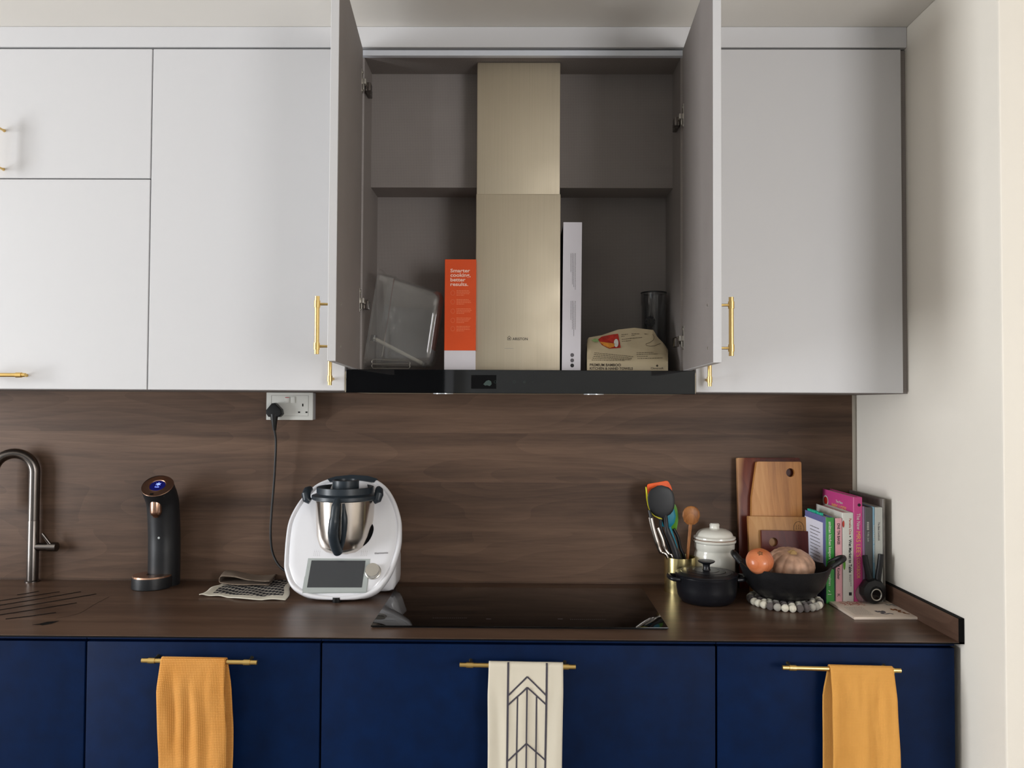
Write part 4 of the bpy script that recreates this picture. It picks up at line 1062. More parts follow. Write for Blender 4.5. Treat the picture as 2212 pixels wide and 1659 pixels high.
# towel pack
YT = -.325
tpk = thing('paper_towel_pack', 'crumpled cream pack of bamboo kitchen towels at right inside the hood cabinet', 'paper towels', PY(1355, 800, -.28))
zA = PY(1350, 781, YT).z
prof_top = [(1268, 735), (1272, 729), (1300, 724), (1335, 712), (1370, 708), (1412, 713), (1420, 728), (1436, 744), (1443, 756)]
def topz(px):
    for (x0, y0), (x1, y1) in zip(prof_top, prof_top[1:]):
        if x0 <= px <= x1: return y0+(y1-y0)*(px-x0)/(x1-x0)
    return prof_top[0][1] if px < 1268 else prof_top[-1][1]
bm = B(); NU = 44; g = []
xa = PY(1268, 790, YT).x; xb = PY(1442, 790, YT).x
YTOP = -.27
def packpt(px, v):
    """v: 0 bottom front, .2 top of front face, 1 crest"""
    pb = PY(px, 800, YT); x = pb.x
    zc = PY(px, topz(px), YTOP).z
    if v <= .2: return Vector((x, YT, ZFLOOR+.0005+(zA-ZFLOOR)*(v/.2)))
    t = (v-.2)/.8; cr = noise.noise(Vector((px*.03, t*3, 1)))*.004*math.sin(t*PI)
    return Vector((x*(1)+(0 if t == 0 else (PY(px, topz(px), YTOP).x-x)*t), YT+(YTOP-YT)*t-cr, zA+(zc-zA)*t))
cols = []
for i in range(NU+1):
    px = 1268+(1443-1268)*i/NU
    col = [packpt(px, v) for v in (0, .1, .2, .3, .4, .5, .6, .7, .8, .9, 1.0)]
    cr = col[-1]; col += [Vector((cr.x, YTOP+.02, cr.z-.012)), Vector((cr.x, YTOP+.04, (cr.z+zA)/2)), Vector((cr.x, YTOP+.055, ZFLOOR+.0005))]
    cols.append([bm.verts.new(p) for p in col])
for a, b in zip(cols, cols[1:]):
    for j in range(len(a)): bm.faces.new((a[j], b[j], b[(j+1) % len(a)], a[(j+1) % len(a)]))
bm.faces.new(cols[0]); bm.faces.new(cols[-1][::-1])
pk = link('wrapped_stack', bm, M['pack'], tpk, ang=50)
def pf(px, py, e=.0012):
    """pixel onto the pack's sloping front"""
    pb = PY(px, py, YT)
    if pb.z <= zA: return pb+Vector((0, -e*.5, 0))
    zc = PY(px, topz(px), YTOP).z
    lo_, hi_ = .2, 1.0
    best = None
    for k_ in range(81):
        v = .2+.8*k_/80; p = packpt(px, v); d_ = ray(px, py); pt = CAM+d_*((p.y-CAM.y)/d_.y)
        e_ = abs(pt.z-p.z)
        if best is None or e_ < best[0]: best = (e_, pt)
    return best[1]-ray(px, py)*(e*1.6)
def dec(name, pts, m, par=None, e=.0014):
    bm = B(); poly(bm, [pf(x, y, e) for x, y in pts]); return link(name, bm, m, par or pk, smooth=False)
dec('photo_print', [(1292, 733), (1300, 727), (1314, 724), (1325, 722), (1335, 721), (1341, 751), (1330, 752), (1316, 753), (1300, 745)], M['food_red'])
bm = B(); poly(bm, [pf(1331+5*math.cos(t), 741+9*math.sin(t), .0019) for t in [2*PI*q/16 for q in range(16)]]); link('dish_print', bm, M['b_white'], pk, smooth=False)
dec('noodle_print', [(1295, 738), (1310, 740), (1328, 742), (1326, 749), (1317, 752), (1304, 746)], M['food_gold'], e=.0022)
dec('leaf_print', [(1278, 735), (1284, 731), (1292, 732), (1293, 738), (1285, 739)], M['food_green'], e=.0022)
p = PY(1274, 791, YT-.0006); text('lettering', 'PREMIUM BAMBOO', frame(p, (1, 0, 0), (0, 0, 1)), 67*2.18/1700, M['printbrown'], pk, bold=.02)
p = PY(1274, 798.5, YT-.0006); text('lettering', 'KITCHEN & HAND TOWELS', frame(p, (1, 0, 0), (0, 0, 1)), 93*2.18/1700, M['printbrown'], pk, bold=.02)
p = PY(1406, 797.5, YT-.0006); text('lettering', 'Cloversoft', frame(p, (1, 0, 0), (0, 0, 1)), 27*2.18/1700, M['printbrown'], pk)
bm = B(); c = PY(1419.5, 790, YT-.0006)
for t in range(4): cx = c+Vector((.0018*math.cos(t*PI/2), 0, .0018*math.sin(t*PI/2))); poly(bm, [cx+Vector((.0016*math.cos(a), 0, .0016*math.sin(a))) for a in [2*PI*q/10 for q in range(10)]])
link('clover_emblem', bm, M['printbrown'], pk, smooth=False)
bm = B(); rnd = random.Random(4)
def pst(x0, x1, py, h=.9, sl=0):
    x = x0
    while x < x1:
        w_ = rnd.uniform(2, 6); xe_ = min(x+w_, x1)
        poly(bm, [pf(x, py+sl*(x-x0)+h/2), pf(xe_, py+sl*(xe_-x0)+h/2), pf(xe_, py+sl*(xe_-x0)-h/2), pf(x, py+sl*(x-x0)-h/2)]); x = xe_+1
for py, x0, x1, sl in ((762, 1284, 1368, .10), (765.5, 1283, 1366, .10), (769.5, 1282, 1364, .08), (773.5, 1280, 1362, .05), (777.5, 1278, 1350, .02), (762, 1375, 1412, -.02), (766, 1375, 1420, -.04), (770, 1376, 1400, -.03), (774.5, 1377, 1432, -.03), (733, 1343, 1387, -.1), (737.5, 1343, 1364, -.1), (723, 1342, 1356, -.08), (727, 1342, 1349, -.08), (721, 1364, 1382, 0), (724.5, 1364, 1372, 0), (721, 1392, 1400, .1)): pst(x0, x1, py, .9, sl)
link('small_print', bm, M['printbrown'], pk, smooth=False)
bm = B(); strip(bm, [pf(x, y, .002) for x, y in ((1410, 722), (1413, 728), (1412, 734), (1404, 740), (1395, 743), (1396, 746), (1405, 748), (1414, 747), (1421, 744), (1427, 742))], .0011, (0, -1, 0)); link('foot_outline_print', bm, M['printbrown'], pk, smooth=False)
# smoked clear beaker
bk = PY(1412, 700, -.165); rb = 28*(bk.y-CAM.y)/1700; ztb = PY(1412, 628, bk.y-rb).z
bkr = thing('blender_cup', 'tall smoked clear beaker with black aperture emblem standing behind the towel pack', 'cup', (bk.x, bk.y, ZFLOOR))
hh = ztb-ZFLOOR
bm = B(); t = .0022; zz1 = PY(1412, 655, bk.y-rb).z-ZFLOOR
lathe(bm, [(0, 0), (rb*.88, 0), (rb*.9, .003), (rb*.93, zz1-.002), (rb*.98, zz1), (rb*.985, hh-.001), (rb*.985-t, hh-.001), (rb*.98-t, zz1), (rb*.93-t, zz1-.003), (rb*.9-t, .006), (0, .006)], (bk.x, bk.y, ZFLOOR), 40, ribs=None)
link('cup_wall', bm, M['smoke'], bkr, ang=50)
bm = B(); lathe(bm, [(rb*.986, hh-.004), (rb, hh-.003), (rb, hh), (rb*.96, hh)], (bk.x, bk.y, ZFLOOR), 40); lab(link('rim', bm, M['black'], bkr), 'dark rim ring')
bm = B(); ec = PY(1404.5, 694.5, bk.y-rb*.93-.0008); r0, r1 = .0088, .0155
for i in range(8):
    a = 2*PI*i/8; pts = [(r0, a), (r1, a+.05), (r1, a+.38), (r1*.98, a+.68), (r0*1.03, a+.42)]
    poly(bm, [ec+Vector((r_*math.cos(t_), 0, r_*math.sin(t_))) for r_, t_ in pts])
link('aperture_emblem', bm, M['printblack'], bkr, smooth=False)

# ------------------------------------------------------------------ right-hand group on the worktop
def ground(px, d):
    """worktop point in pixel column px, at distance d in front of the camera"""
    p = PY(px, 1270, CAM.y+d); return Vector((p.x, p.y, ZC))
# cutting boards leaning on the splashback, back to front
def board(lb, pts, ybase, ytop, t, m, hole=None, name='cutting_board', bev=.003, k=1):
    n0 = Vector((0, -1, 0)); zt_ = PY(pts[1][0], min(p[1] for p in pts), ytop).z
    v = Vector((0, ytop-ybase, zt_-ZC)).normalized()
    n_ = Vector((1, 0, 0)).cross(v); o0 = Vector((0, ybase, ZC))
    loc = []
    for p in pts:
        q = PP(p[0], p[1], o0, n_); loc.append((q.x, (q-o0).dot(v)))
    loc = [(x, max(y, 0)) for x, y in loc]
    hl = None
    if hole:
        q = PP(hole[0], hole[1], o0, n_); hl = [circ(q.x, (q-o0).dot(v), hole[2]*2.45/1700, 28)]
    mt = frame(o0, (1, 0, 0), v); bm = B()
    if hl: prism(bm, loc, mt, t, holes=hl)
    else: prism(bm, loc, mt, t, bev=bev)
    o = link(name, bm, m, None, ang=30); tag(o, lb, 'cutting board', 'cutting boards leaning on the splashback')
    return o, o0, n_, v
def rc(pts, r=5):
    """round pixel corners"""
    out = []; n = len(pts)
    for i in range(n):
        p = Vector(pts[i]).to_2d() if False else Vector((pts[i][0], pts[i][1])); a = Vector(pts[i-1])-p; b = Vector(pts[(i+1) % n])-p
        ra = min(r, a.length/2); A_ = p+a.normalized()*ra; B_ = p+b.normalized()*ra
        for t in (0, .33, .67, 1): out.append(tuple((A_*(1-t)**2+p*2*t*(1-t)+B_*t*t)))
    return out
board('tallest cutting board, two-tone brown with dark red heartwood, rearmost of the four', rc([(1592.5, 989), (1727, 989), (1731, 1000), (1734, 1290), (1598, 1290), (1596, 1140)], 3), -.062, -.042, .016, M['board_two'])
board('tall honey-coloured cutting board with a round hole at its top right', rc([(1635, 997), (1731, 997.5), (1736, 1290), (1622, 1290), (1624, 1075)], 3.5), -.083, -.063, .016, M['board_oak'], hole=(1707.5, 1021, 9.3))
o, o0_, n_, v_ = board('short wide honey-coloured cutting board with a burnt oval stamp', rc([(1616, 1115), (1743, 1117), (1746, 1290), (1622, 1290)], 2.5), -.102, -.088, .015, M['board_oak2'])
bm = B(); c = PP(1725, 1141, o0_, n_)-n_*0
pts = []
nf = -n_ if n_.y > 0 else n_
for i in range(28):
    a = 2*PI*i/28; pts.append(c+nf*.0006+Vector((1, 0, 0))*.0155*math.cos(a)+v_*.020*math.sin(a))
tube(bm, pts, .0005, 4, closed=True)
for dx, dz in ((-.006, .006), (0, .008), (.006, .006), (-.007, -.001), (0, 0), (.007, -.001)): 
    p = c+nf*.0006+Vector((dx, 0, 0))+v_*dz; strip(bm, [p-v_*.0028, p+v_*.0028], .0012, nf)
link('oval_stamp', bm, M['printbrown'], o, smooth=False)
board('small dark rosewood cutting board with a round hole, frontmost of the four', rc([(1645, 1145.5), (1749, 1148), (1752, 1290), (1650, 1290)], 2), -.119, -.106, .013, M['board_dark'], hole=(1671, 1171, 9.3))

# ceramic jar
g = ground(1543.5, 2.425); k = 2.425/1700
jr = thing('ceramic_jar', 'white glazed ceramic storage jar with domed lid behind the black pot', 'jar', g)
def gz(py, dd, px=1543): return PY(px, py, CAM.y+dd).z-ZC
rr = 43*k; z_rim = gz(1172, 2.425-.06)
bm = B(); lathe(bm, [(0, 0), (rr*.93, 0), (rr*.98, .008), (rr, .03), (rr, z_rim-.050), (rr*.97, z_rim-.040), (rr*.93, z_rim-.034), (rr*.93, z_rim-.031), (rr*.985, z_rim-.024), (rr*.985, z_rim-.010), (rr*1.05, z_rim-.006), (rr*1.055, z_rim-.002), (rr*1.0, z_rim+.001), (0, z_rim+.001)], g, 56); link('jar_body', bm, M['ceramic'], jr)
bm = B(); zk = gz(1130, 2.425); zd = gz(1141, 2.425)
lathe(bm, [(0, z_rim+.0015), (rr*1.0, z_rim+.002), (rr*1.03, z_rim+.005), (rr*1.02, z_rim+.009), (rr*.93, z_rim+.011)]+[(rr*(.25+.65*math.cos(R(a_))), z_rim+.012+(zd-z_rim-.012)*math.sin(R(a_))) for a_ in range(4, 88, 9)]+[(rr*.26, zd), (rr*.24, zd+.002), (rr*.24, zk-.010), (rr*.25, zk-.004), (rr*.2, zk), (0, zk+.001)], g, 56); link('jar_lid', bm, M['ceramic'], jr)
bm = B(); pts = [g+Vector((rr*1.01*math.cos(a), rr*1.01*math.sin(a), z_rim+.0012)) for a in [R(170+i*10) for i in range(21)]]
pts = [g+Vector((-rr*1.05, -.01, z_rim-.008)), g+Vector((-rr*1.12, -.012, z_rim-.002))]+pts; tube(bm, pts, .0011, 8); link('wire_clasp', bm, M['copper'], jr)

# brass utensil holder
g = ground(1468, 2.405); k = 2.405/1700; rh_ = 33*k; zh = gz(1208, 2.405-.045, 1468)
bh = thing('utensil_holder', 'polished brass utensil holder left of the white jar, full of kitchen tools', 'utensil holder', g)
bm = B(); lathe(bm, [(0, 0), (rh_, 0), (rh_, zh), (rh_-.0015, zh), (rh_-.0015, .002), (0, .002)], g, 56); link('holder_cup', bm, M['brasscup'], bh, ang=40)
HC = g
def U(px, py, dy=0): return PY(px, py, HC.y+dy)
def utensil(name, lb, cat='utensil'): return thing(name, lb, cat, HC+Vector((0, 0, .004)), 'kitchen tools in the brass holder')
def hpt(dx, dy): return HC+Vector((dx, dy, .005))
# black spoon
u = utensil('serving_spoon', 'large black nylon serving spoon in front of the other tools in the brass holder')
bm = B()
c = U(1428.5, 1083.5, -.012); ang = R(6)
for s_ in range(1): pass
prof = []; nu, nv = 20, 12
rx, rz = 28.5*k, 34.5*k
ax_ = Vector((math.sin(-ang), 0, math.cos(ang))); bx_ = Vector((math.cos(ang), 0, math.sin(ang)))
rings = []
for j in range(nv+1):
    t = -1+2*j/nv; wv = math.sqrt(max(0, 1-abs(t)**2.6)); row = []
    for i in range(nu):
        a = 2*PI*i/nu; dep = .013 if math.sin(a) > 0 else -.004
        row.append(bm.verts.new(c+ax_*t*rz+bx_*math.cos(a)*rx*max(wv, .15)*(1-.06*t*-1)+Vector((0, 1, 0))*abs(math.sin(a))*dep*-1*max(wv, .1)*-1))
    rings.append(row)
for a, b in zip(rings, rings[1:]):
    for i in range(nu): bm.faces.new((a[i], a[(i+1) % nu], b[(i+1) % nu], b[i]))
bm.faces.new(rings[0][::-1]); bm.faces.new(rings[-1]); link('spoon_bowl', bm, M['black'], u, ang=60)
bm = B(); tube(bm, spline([U(1437, 1112, -.010), U(1439, 1128, -.010), U(1441, 1145, -.012), U(1452, 1172, -.014), U(1463, 1206, -.016), hpt(.012, -.012)], 5), [.0065]*10+[.0085]*16, 12, flat=.6); link('handle', bm, M['black'], u)
# orange turner
u = utensil('spatula', 'orange silicone spatula behind the black spoon, only its tip showing')
bm = B(); pts = rc([(1397.5, 1046), (1443, 1038), (1452, 1055), (1450, 1090), (1432, 1112), (1412, 1105), (1401, 1075)], 5); o0_ = U(1425, 1080, .006)
prism(bm, [((PY(x, y, o0_.y)-o0_).x, (PY(x, y, o0_.y)-o0_).z) for x, y in pts], frame(o0_, (1, 0, 0), (0, 0, 1)), .004, bev=.001); link('blade', bm, M['s_orange'], u)
bm = B(); tube(bm, spline([U(1428, 1105, .008), U(1440, 1140, .008), U(1456, 1180, .006), U(1468, 1206, .002), hpt(.016, .004)], 5), .006, 10, flat=.6); link('handle', bm, M['black'], u)
# yellow slotted turner
u = utensil('slotted_turner', 'yellow slotted nylon turner poking out left of the black spoon')
bm = B(); o0_ = U(1410, 1080, -.002)
pts = [(1394.5, 1052), (1396.5, 1052), (1400, 1075), (1407, 1095), (1416, 1108), (1431, 1121), (1429, 1123.5), (1413, 1115), (1404, 1106), (1399, 1092), (1396, 1075)]
prism(bm, [((PY(x, y, o0_.y)-o0_).x, (PY(x, y, o0_.y)-o0_).z) for x, y in pts], frame(o0_, (1, 0, 0), (0, 0, 1)), .004); 
link('blade', bm, M['s_yellow'], u, smooth=False)
bm = B()
for x, y in ((1401.5, 1086), (1404.5, 1093), (1408.5, 1100), (1413.5, 1106)):
    c = PY(x, y, o0_.y-.0003); strip(bm, [c+Vector((-.001, 0, -.002)), c+Vector((.0022, 0, .002))], .003, (0, -1, 0))
link('slots', bm, M['core'], u, smooth=False)
bm = B(); tube(bm, spline([U(1427, 1121, .0), U(1427, 1136, 0), U(1432, 1152, 0), U(1444, 1180, .0), U(1452, 1206, .0), hpt(.0, .0)], 5), .0048, 10, flat=.6); link('handle', bm, M['black'], u)
# teal spoon
u = utensil('silicone_spoon', 'teal silicone spoon partly hidden behind the black spoon')
bm = B(); c = U(1441, 1115, .018)
lathe(bm, [(0, -1), (.5, -.9), (.85, -.55), (1, 0), (.85, .55), (.5, .9), (0, 1)], (0, 0, 0), 24, mtx=Matrix.Translation(c) @ Matrix.Diagonal((19*k, .005, 25*k, 1))); link('spoon_bowl', bm, M['s_blue'], u)
bm = B(); tube(bm, [U(1446, 1138, .018), U(1460, 1180, .014), hpt(.006, .014)], .005, 10); link('handle', bm, M['s_blue'], u)
# green spatula
u = utensil('spatula', 'green silicone spatula edge showing right of the black spoon')
bm = B(); o0_ = U(1455, 1120, .026)
pts = spline([(PY(x, y, o0_.y)-o0_).to_tuple() for x, y in ((1452, 1085), (1460, 1092), (1464.5, 1108), (1465, 1125), (1461, 1145), (1458, 1151), (1448, 1140), (1440, 1120), (1444, 1100))], 3)
prism(bm, [(p.x, p.z) for p in pts], frame(o0_, (1, 0, 0), (0, 0, 1)), .004, bev=.0008); link('blade', bm, M['s_green'], u)
bm = B(); tube(bm, spline([U(1455, 1142, .024), U(1464, 1160, .022), U(1470, 1185, .022), U(1478, 1207, .018), hpt(.02, .02)], 5), .0085, 10, flat=.6); link('handle', bm, M['black'], u)
# steel tongs
u = utensil('tongs', 'stainless steel tongs leaning out to the left of the brass holder')
for p in (((1405, 1117), (1412, 1148), (1422, 1180), (1428, 1193), (1442, 1204)), ((1420, 1140), (1430, 1165), (1436, 1186), (1445, 1198), (1452, 1205))):
    bm = B(); dy = -.020 if p[0][0] == 1405 else -.008
    tube(bm, spline([U(x, y, dy) for x, y in p]+[hpt(-.01, -.01)], 5), [.0075]*10+[.006]*6+[.0042]*10, 12, flat=.7); link('arm', bm, M['steelb'], u)
bm = B(); tube(bm, [U(1402, 1102, -.018), U(1405, 1112, -.02), U(1406, 1119, -.02)], [.004, .0055, .006], 10); link('tip', bm, M['black'], u)
# wooden spoon
u = utensil('wooden_spoon', 'round-headed olive wood spoon standing upright at right in the brass holder')
bm = B(); c = U(1493, 1113.5, .0)
prof = [(0, -1), (.45, -.93), (.8, -.62), (1, -.05), (.95, .4), (.7, .75), (.4, .93), (0, 1)]
lathe(bm, prof, (0, 0, 0), 28, mtx=Matrix.Translation(c) @ Matrix.Diagonal((19*k, .006, 20.5*k, 1))); link('spoon_bowl', bm, M['spoonwood'], u)
bm = B(); tube(bm, spline([U(1492, 1130, 0), U(1490.5, 1142, 0), U(1488, 1170, .0), U(1484.5, 1208, .0), hpt(.018, .004)], 5), [.0075]+[.0055]*5+[.0048]*15, 12, flat=.8); link('handle', bm, M['spoonwood'], u)

# black casserole
g = ground(1526, 2.285); k = 2.285/1700; ro = 64*k
po = thing('casserole_pot', 'small round black cast-iron casserole with lid, in front of the brass holder', 'pot', g)
zr = gz(1252, 2.285-ro, 1526)-.006
bm = B(); lathe(bm, [(0, .0), (ro*.78, 0), (ro*.86, .004), (ro*.95, .018), (ro*.99, .04), (ro, zr-.004), (ro*1.01, zr-.002), (ro*1.01, zr+.001), (0, zr+.001)], g, 64); pb_ = link('pot_body', bm, M['enamel'], po)
bm = B(); zl_ = zr+.0015
lathe(bm, [(0, zl_), (ro*1.02, zl_), (ro*1.03, zl_+.003), (ro*1.0, zl_+.006), (ro*.86, zl_+.0085), (ro*.84, zl_+.0075), (ro*.82, zl_+.009), (ro*.66, zl_+.011), (ro*.64, zl_+.010), (ro*.62, zl_+.0115), (ro*.45, zl_+.0128), (ro*.43, zl_+.0118), (ro*.41, zl_+.0132), (ro*.15, zl_+.014), (0, zl_+.014)], g, 64); pl = link('lid', bm, M['enamel'], po, ang=15)
bm = B(); zk0 = zl_+.0135; kk = gz(1210, 2.285, 1524)
lathe(bm, [(0, zk0), (.0125, zk0), (.0105, zk0+.004), (.0095, zk0+.012), (.011, zk0+(kk-zk0)*.6), (.0215, kk-.006), (.0245, kk-.003), (.0235, kk-.001), (.012, kk+.0005), (0, kk)], g, 36); link('knob', bm, M['enamel'], pl)
for s in (-1, 1):
    bm = B(); c = g+Vector((s*ro*.98, 0, zr-.008)); 
    tube(bm, spline([c+Vector((-s*.003, -.028, 0)), c+Vector((s*.016, -.026, .002)), c+Vector((s*.023, -.012, .004)), c+Vector((s*.023, .012, .004)), c+Vector((s*.016, .026, .002)), c+Vector((-s*.003, .028, 0))], 5), .0052, 12, flat=1.2); link('side_handle', bm, M['enamel'], pb_)

# felt ball trivet
tg_ = ground(1695, 2.262); k = 2.262/1700; rt_ = 71*k; rbll = .0104
tr = thing('felt_ball_trivet', 'round trivet of cream, grey and brown felt balls under the black pan', 'trivet', tg_)
cols_ = 'wgdwgdwwdgwdgwwdgdwgwdgw'
import itertools
proto = None
def ball(bm, c, r, mtx=None): bmesh.ops.create_uvsphere(bm, u_segments=20, v_segments=12, radius=r, matrix=Matrix.Translation(c))
protos = {}
def felt(pos, kind):
    if kind not in protos:
        bm = B(); ball(bm, Vector(pos), rbll)
        for v in bm.verts: v.co += (v.co-Vector(pos)).normalized()*noise.noise((v.co-Vector(pos))*160)*.0008
        o = link('felt_ball', bm, M['felt_'+kind], tr, ang=180); protos[kind] = (o, Vector(pos)); return
    s, p0 = protos[kind]; o = s.copy(); COL.objects.link(o); o.parent = tr; o.location = Vector(pos)-p0
rnd = random.Random(3)
nb = int(2*PI*rt_/(2*rbll*.93))
for i in range(nb): a = 2*PI*i/nb; felt((tg_.x+rt_*math.cos(a), tg_.y+rt_*math.sin(a), ZC+rbll), 'wgdgw dwgd'.replace(' ', '')[(i*5+i//3) % 9])
for rq in (rt_-.021, rt_-.042, rt_-.063):
    m_ = int(2*PI*rq/(2*rbll*.96))
    for i in range(m_): a = 2*PI*i/m_; felt((tg_.x+rq*math.cos(a), tg_.y+rq*math.sin(a), ZC+rbll), 'dgw'[(i*2+i//4) % 3])
# pan
zp = ZC+2*rbll+.0004
pn = thing('cast_iron_pan', 'black cast-iron two-handled pan on the felt trivet, holding onion and pumpkin', 'pan', Vector((tg_.x, tg_.y, zp)))
rp = 93*2.262/1700; zrp = PY(1700, 1240, tg_.y-rp*.97).z-zp
bm = B(); n = 72
def lip(a):   # rim rises towards the two handles
    return 1+0
prof = [(0, 0), (rp*.50, 0), (rp*.56, .002), (rp*.72, .016), (rp*.86, .036), (rp*.95, zrp-.014), (rp*.985, zrp), (rp*.955, zrp), (rp*.92, zrp-.014), (rp*.83, .038), (rp*.69, .020), (rp*.52, .007), (0, .006)]
HA = R(14); CH, SH = math.cos(HA), math.sin(HA)
vs = lathe(bm, prof, (tg_.x, tg_.y, zp), n)
for v in bm.verts:
    dx = v.co.x-tg_.x; dy = v.co.y-tg_.y; rr_ = math.hypot(dx, dy)
    if rr_ > rp*.9:
        c_ = abs(dx*CH-dy*SH)/rr_; w_ = max(0, (c_-.86)/.14)**1.6; s_ = (rr_/rp-.9)/.085
        e_ = .012*w_*min(1, s_)/rr_; v.co.z += .020*w_*min(1, s_); v.co.x += dx*e_; v.co.y += dy*e_
pnb = link('pan_body', bm, M['iron'], pn, ang=50)
for s in (-1, 1):
    bm = B(); c = Vector((tg_.x+s*(rp+.004), tg_.y, zp+zrp+.012)); ex_ = PY(1586 if s < 0 else 1816, 1212, tg_.y).x; dxx = abs(ex_-c.x)
    tube(bm, spline([c+Vector((-s*.006, -.030, -.006)), c+Vector((s*dxx*.55, -.024, .010)), c+Vector((s*dxx*.95, -.010, .0165)), c+Vector((s*dxx*.95, .010, .0165)), c+Vector((s*dxx*.55, .024, .010)), c+Vector((-s*.006, .030, -.006))], 6), .0048, 12, flat=1.5); bmesh.ops.rotate(bm, verts=bm.verts, cent=(tg_.x, tg_.y, 0), matrix=Matrix.Rotation(-HA, 3, 'Z')); link('loop_handle', bm, M['iron'], pnb)
# onion
oc = PY(1641, 1213, tg_.y-.055); ro_ = 29*(oc.y-CAM.y)/1700
zo = None
on = thing('onion', 'round copper-brown onion in the pan, left of the pumpkin', 'onion', oc-Vector((0, 0, ro_*.86)))
bm = B(); tilt = Matrix.Translation(oc) @ Matrix.Rotation(R(38), 4, 'X') @ Matrix.Rotation(R(-8), 4, 'Y')
lathe(bm, [(0, -.86), (.16, -.86), (.5, -.76), (.82, -.5), (.98, -.12), (1, .12), (.92, .42), (.72, .66), (.42, .82), (.2, .88), (.09, .92), (.05, .99), (0, 1.0)], (0, 0, 0), 36, mtx=tilt @ Matrix.Scale(ro_, 4)); onb = link('bulb', bm, M['onion'], on)
bm = B(); lathe(bm, [(0, .84), (.2, .86), (.16, .93), (.07, .97), (0, 1.05)], (0, 0, 0), 14, mtx=tilt @ Matrix.Scale(ro_, 4), ribs=lambda a: 1+.25*math.sin(a*5)); link('neck', bm, M['onion_tip'], onb)
# pumpkin
pc = PY(1708, 1222, tg_.y+.01); rpk = 50*(pc.y-CAM.y)/1700
pk_ = thing('pumpkin', 'pale brown ribbed pumpkin sitting in the black pan, right of the onion', 'pumpkin', pc-Vector((0, 0, rpk*.62)))
bm = B(); tilt = Matrix.Translation(pc) @ Matrix.Rotation(R(16), 4, 'X') @ Matrix.Rotation(R(2), 4, 'Y')
prof = [(0, -.68), (.3, -.7), (.62, -.62), (.86, -.42), (.98, -.15), (1, .08), (.94, .30), (.8, .48), (.6, .60), (.38, .645), (.2, .62), (.08, .58), (0, .57)]
pp_ = []
for (a, b) in zip(prof, prof[1:]):
    for j in range(3): pp_.append((a[0]+(b[0]-a[0])*j/3, a[1]+(b[1]-a[1])*j/3))
pp_.append(prof[-1])
lathe(bm, pp_, (0, 0, 0), 112, mtx=tilt @ Matrix.Scale(rpk, 4), ribs=lambda a: .915+.085*abs(math.sin(a*7+.3))**.6)
pkb = link('pumpkin_body', bm, M['pumpkin'], pk_, ang=60)
bm = B(); lathe(bm, [(.22, .585), (.17, .64), (.1, .68), (.08, .72), (0, .73)], (0, 0, 0), 16, mtx=tilt @ Matrix.Scale(rpk, 4), ribs=lambda a: 1+.2*math.sin(a*5)); link('stem_scar', bm, M['stem'], pkb)

# ------------------------------------------------------------------ books
DB = 2.262
def book(lb, px0, px1, pyt, dep, spine, cover, d=DB, tall=None, hard=.0022):
    y = CAM.y+d
    a = PY(px0, 1200, y).x; b = PY(px1, 1200, y).x-.0004; z1 = PY((px0+px1)/2, pyt, y).z
    t = thing('book', lb, 'book', ((a+b)/2, y+dep/2, ZC), 'cookbooks standing against the right wall')
    y1 = min(y+dep, -.0135)
    bm = B(); box(bm, a, b, y, y+.0025, ZC, z1, bev=.0008, seg=1); sp = link('spine', bm, spine, t, ang=30)
    h_ = min(hard, (b-a)*.25)
    bm = B(); box(bm, a, a+h_, y+.0025, y1, ZC, z1, bev=.0006, seg=1); cv = link('cover', bm, cover, t, ang=30)
    bm = B(); box(bm, b-h_, b, y+.0025, y1, ZC, z1, bev=.0006, seg=1); link('cover', bm, cover, t, ang=30)
    bm = B(); box(bm, a+h_, b-h_, y+.0025, y1-.004, ZC+.002, z1-.004); link('pages', bm, M['paper'], t, smooth=False)
    return t, sp, cv, a, b, y, z1, y1
def spine_text(sp, s, px, py0, py1, m, h, d=DB, bold=0, left=None):
    y = CAM.y+d-.0004; p = PY(px, py0, y); q = PY(px, py1, y)
    text('lettering', s, frame(p+Vector((-h/2, 0, 0)), (0, 0, -1), (1, 0, 0)), p.z-q.z, m, sp, height=h, bold=bold)
# 1 green/blue
t, sp, cv, a, b, y, z1, y1 = book('green-spined cookbook with blue cover, teal page tabs and a white sheet on its front', 1784.5, 1802.5, 1118, .165, M['b_green'], M['b_blue'])
lab(sp, 'green spine'); lab(cv, 'blue mottled cover')
spine_text(sp, 'smitten kitchen keepers', 1792, 1127, 1208, M['b_white'], .0105, bold=.01)
spine_text(sp, 'perelman', 1792, 1235, 1265, M['b_white'], .009)
bm = B(); p = PY(1792, 1280, y-.0004); box(bm, p.x-.005, p.x+.005, y-.0006, y, p.z-.006, p.z-.0045); strip(bm, [p+Vector((-.003, 0, .006)), p+Vector((.002, 0, .002))], .0018, (0, -1, 0)); link('publisher_mark', bm, M['b_white'], sp, smooth=False)
bm = B(); box(bm, a-.0008, a-.0001, y+.022, y1+.0, ZC+.05, z1-.018); sheet_ = lab(link('note_sheet', bm, M['paperwhite'], t, smooth=False), 'white printed sheet on the front cover')
scribble('small_print', frame((a-.001, y+.12, z1-.04), (0, -1, 0), (0, 0, 1)), 14, 0, .08, 0, .010, .0022, M['printgrey'], sheet_, 9)
for yy_, dz in ((y1-.012, .006), (y1-.045, .007), (y1-.085, .006)):
    bm = B(); box(bm, a+.003, a+.012, yy_-.030, yy_, z1-.012, z1+dz, bev=.0005, seg=1); lab(link('index_tab', bm, M['tab'], t, smooth=False), 'teal page tab')
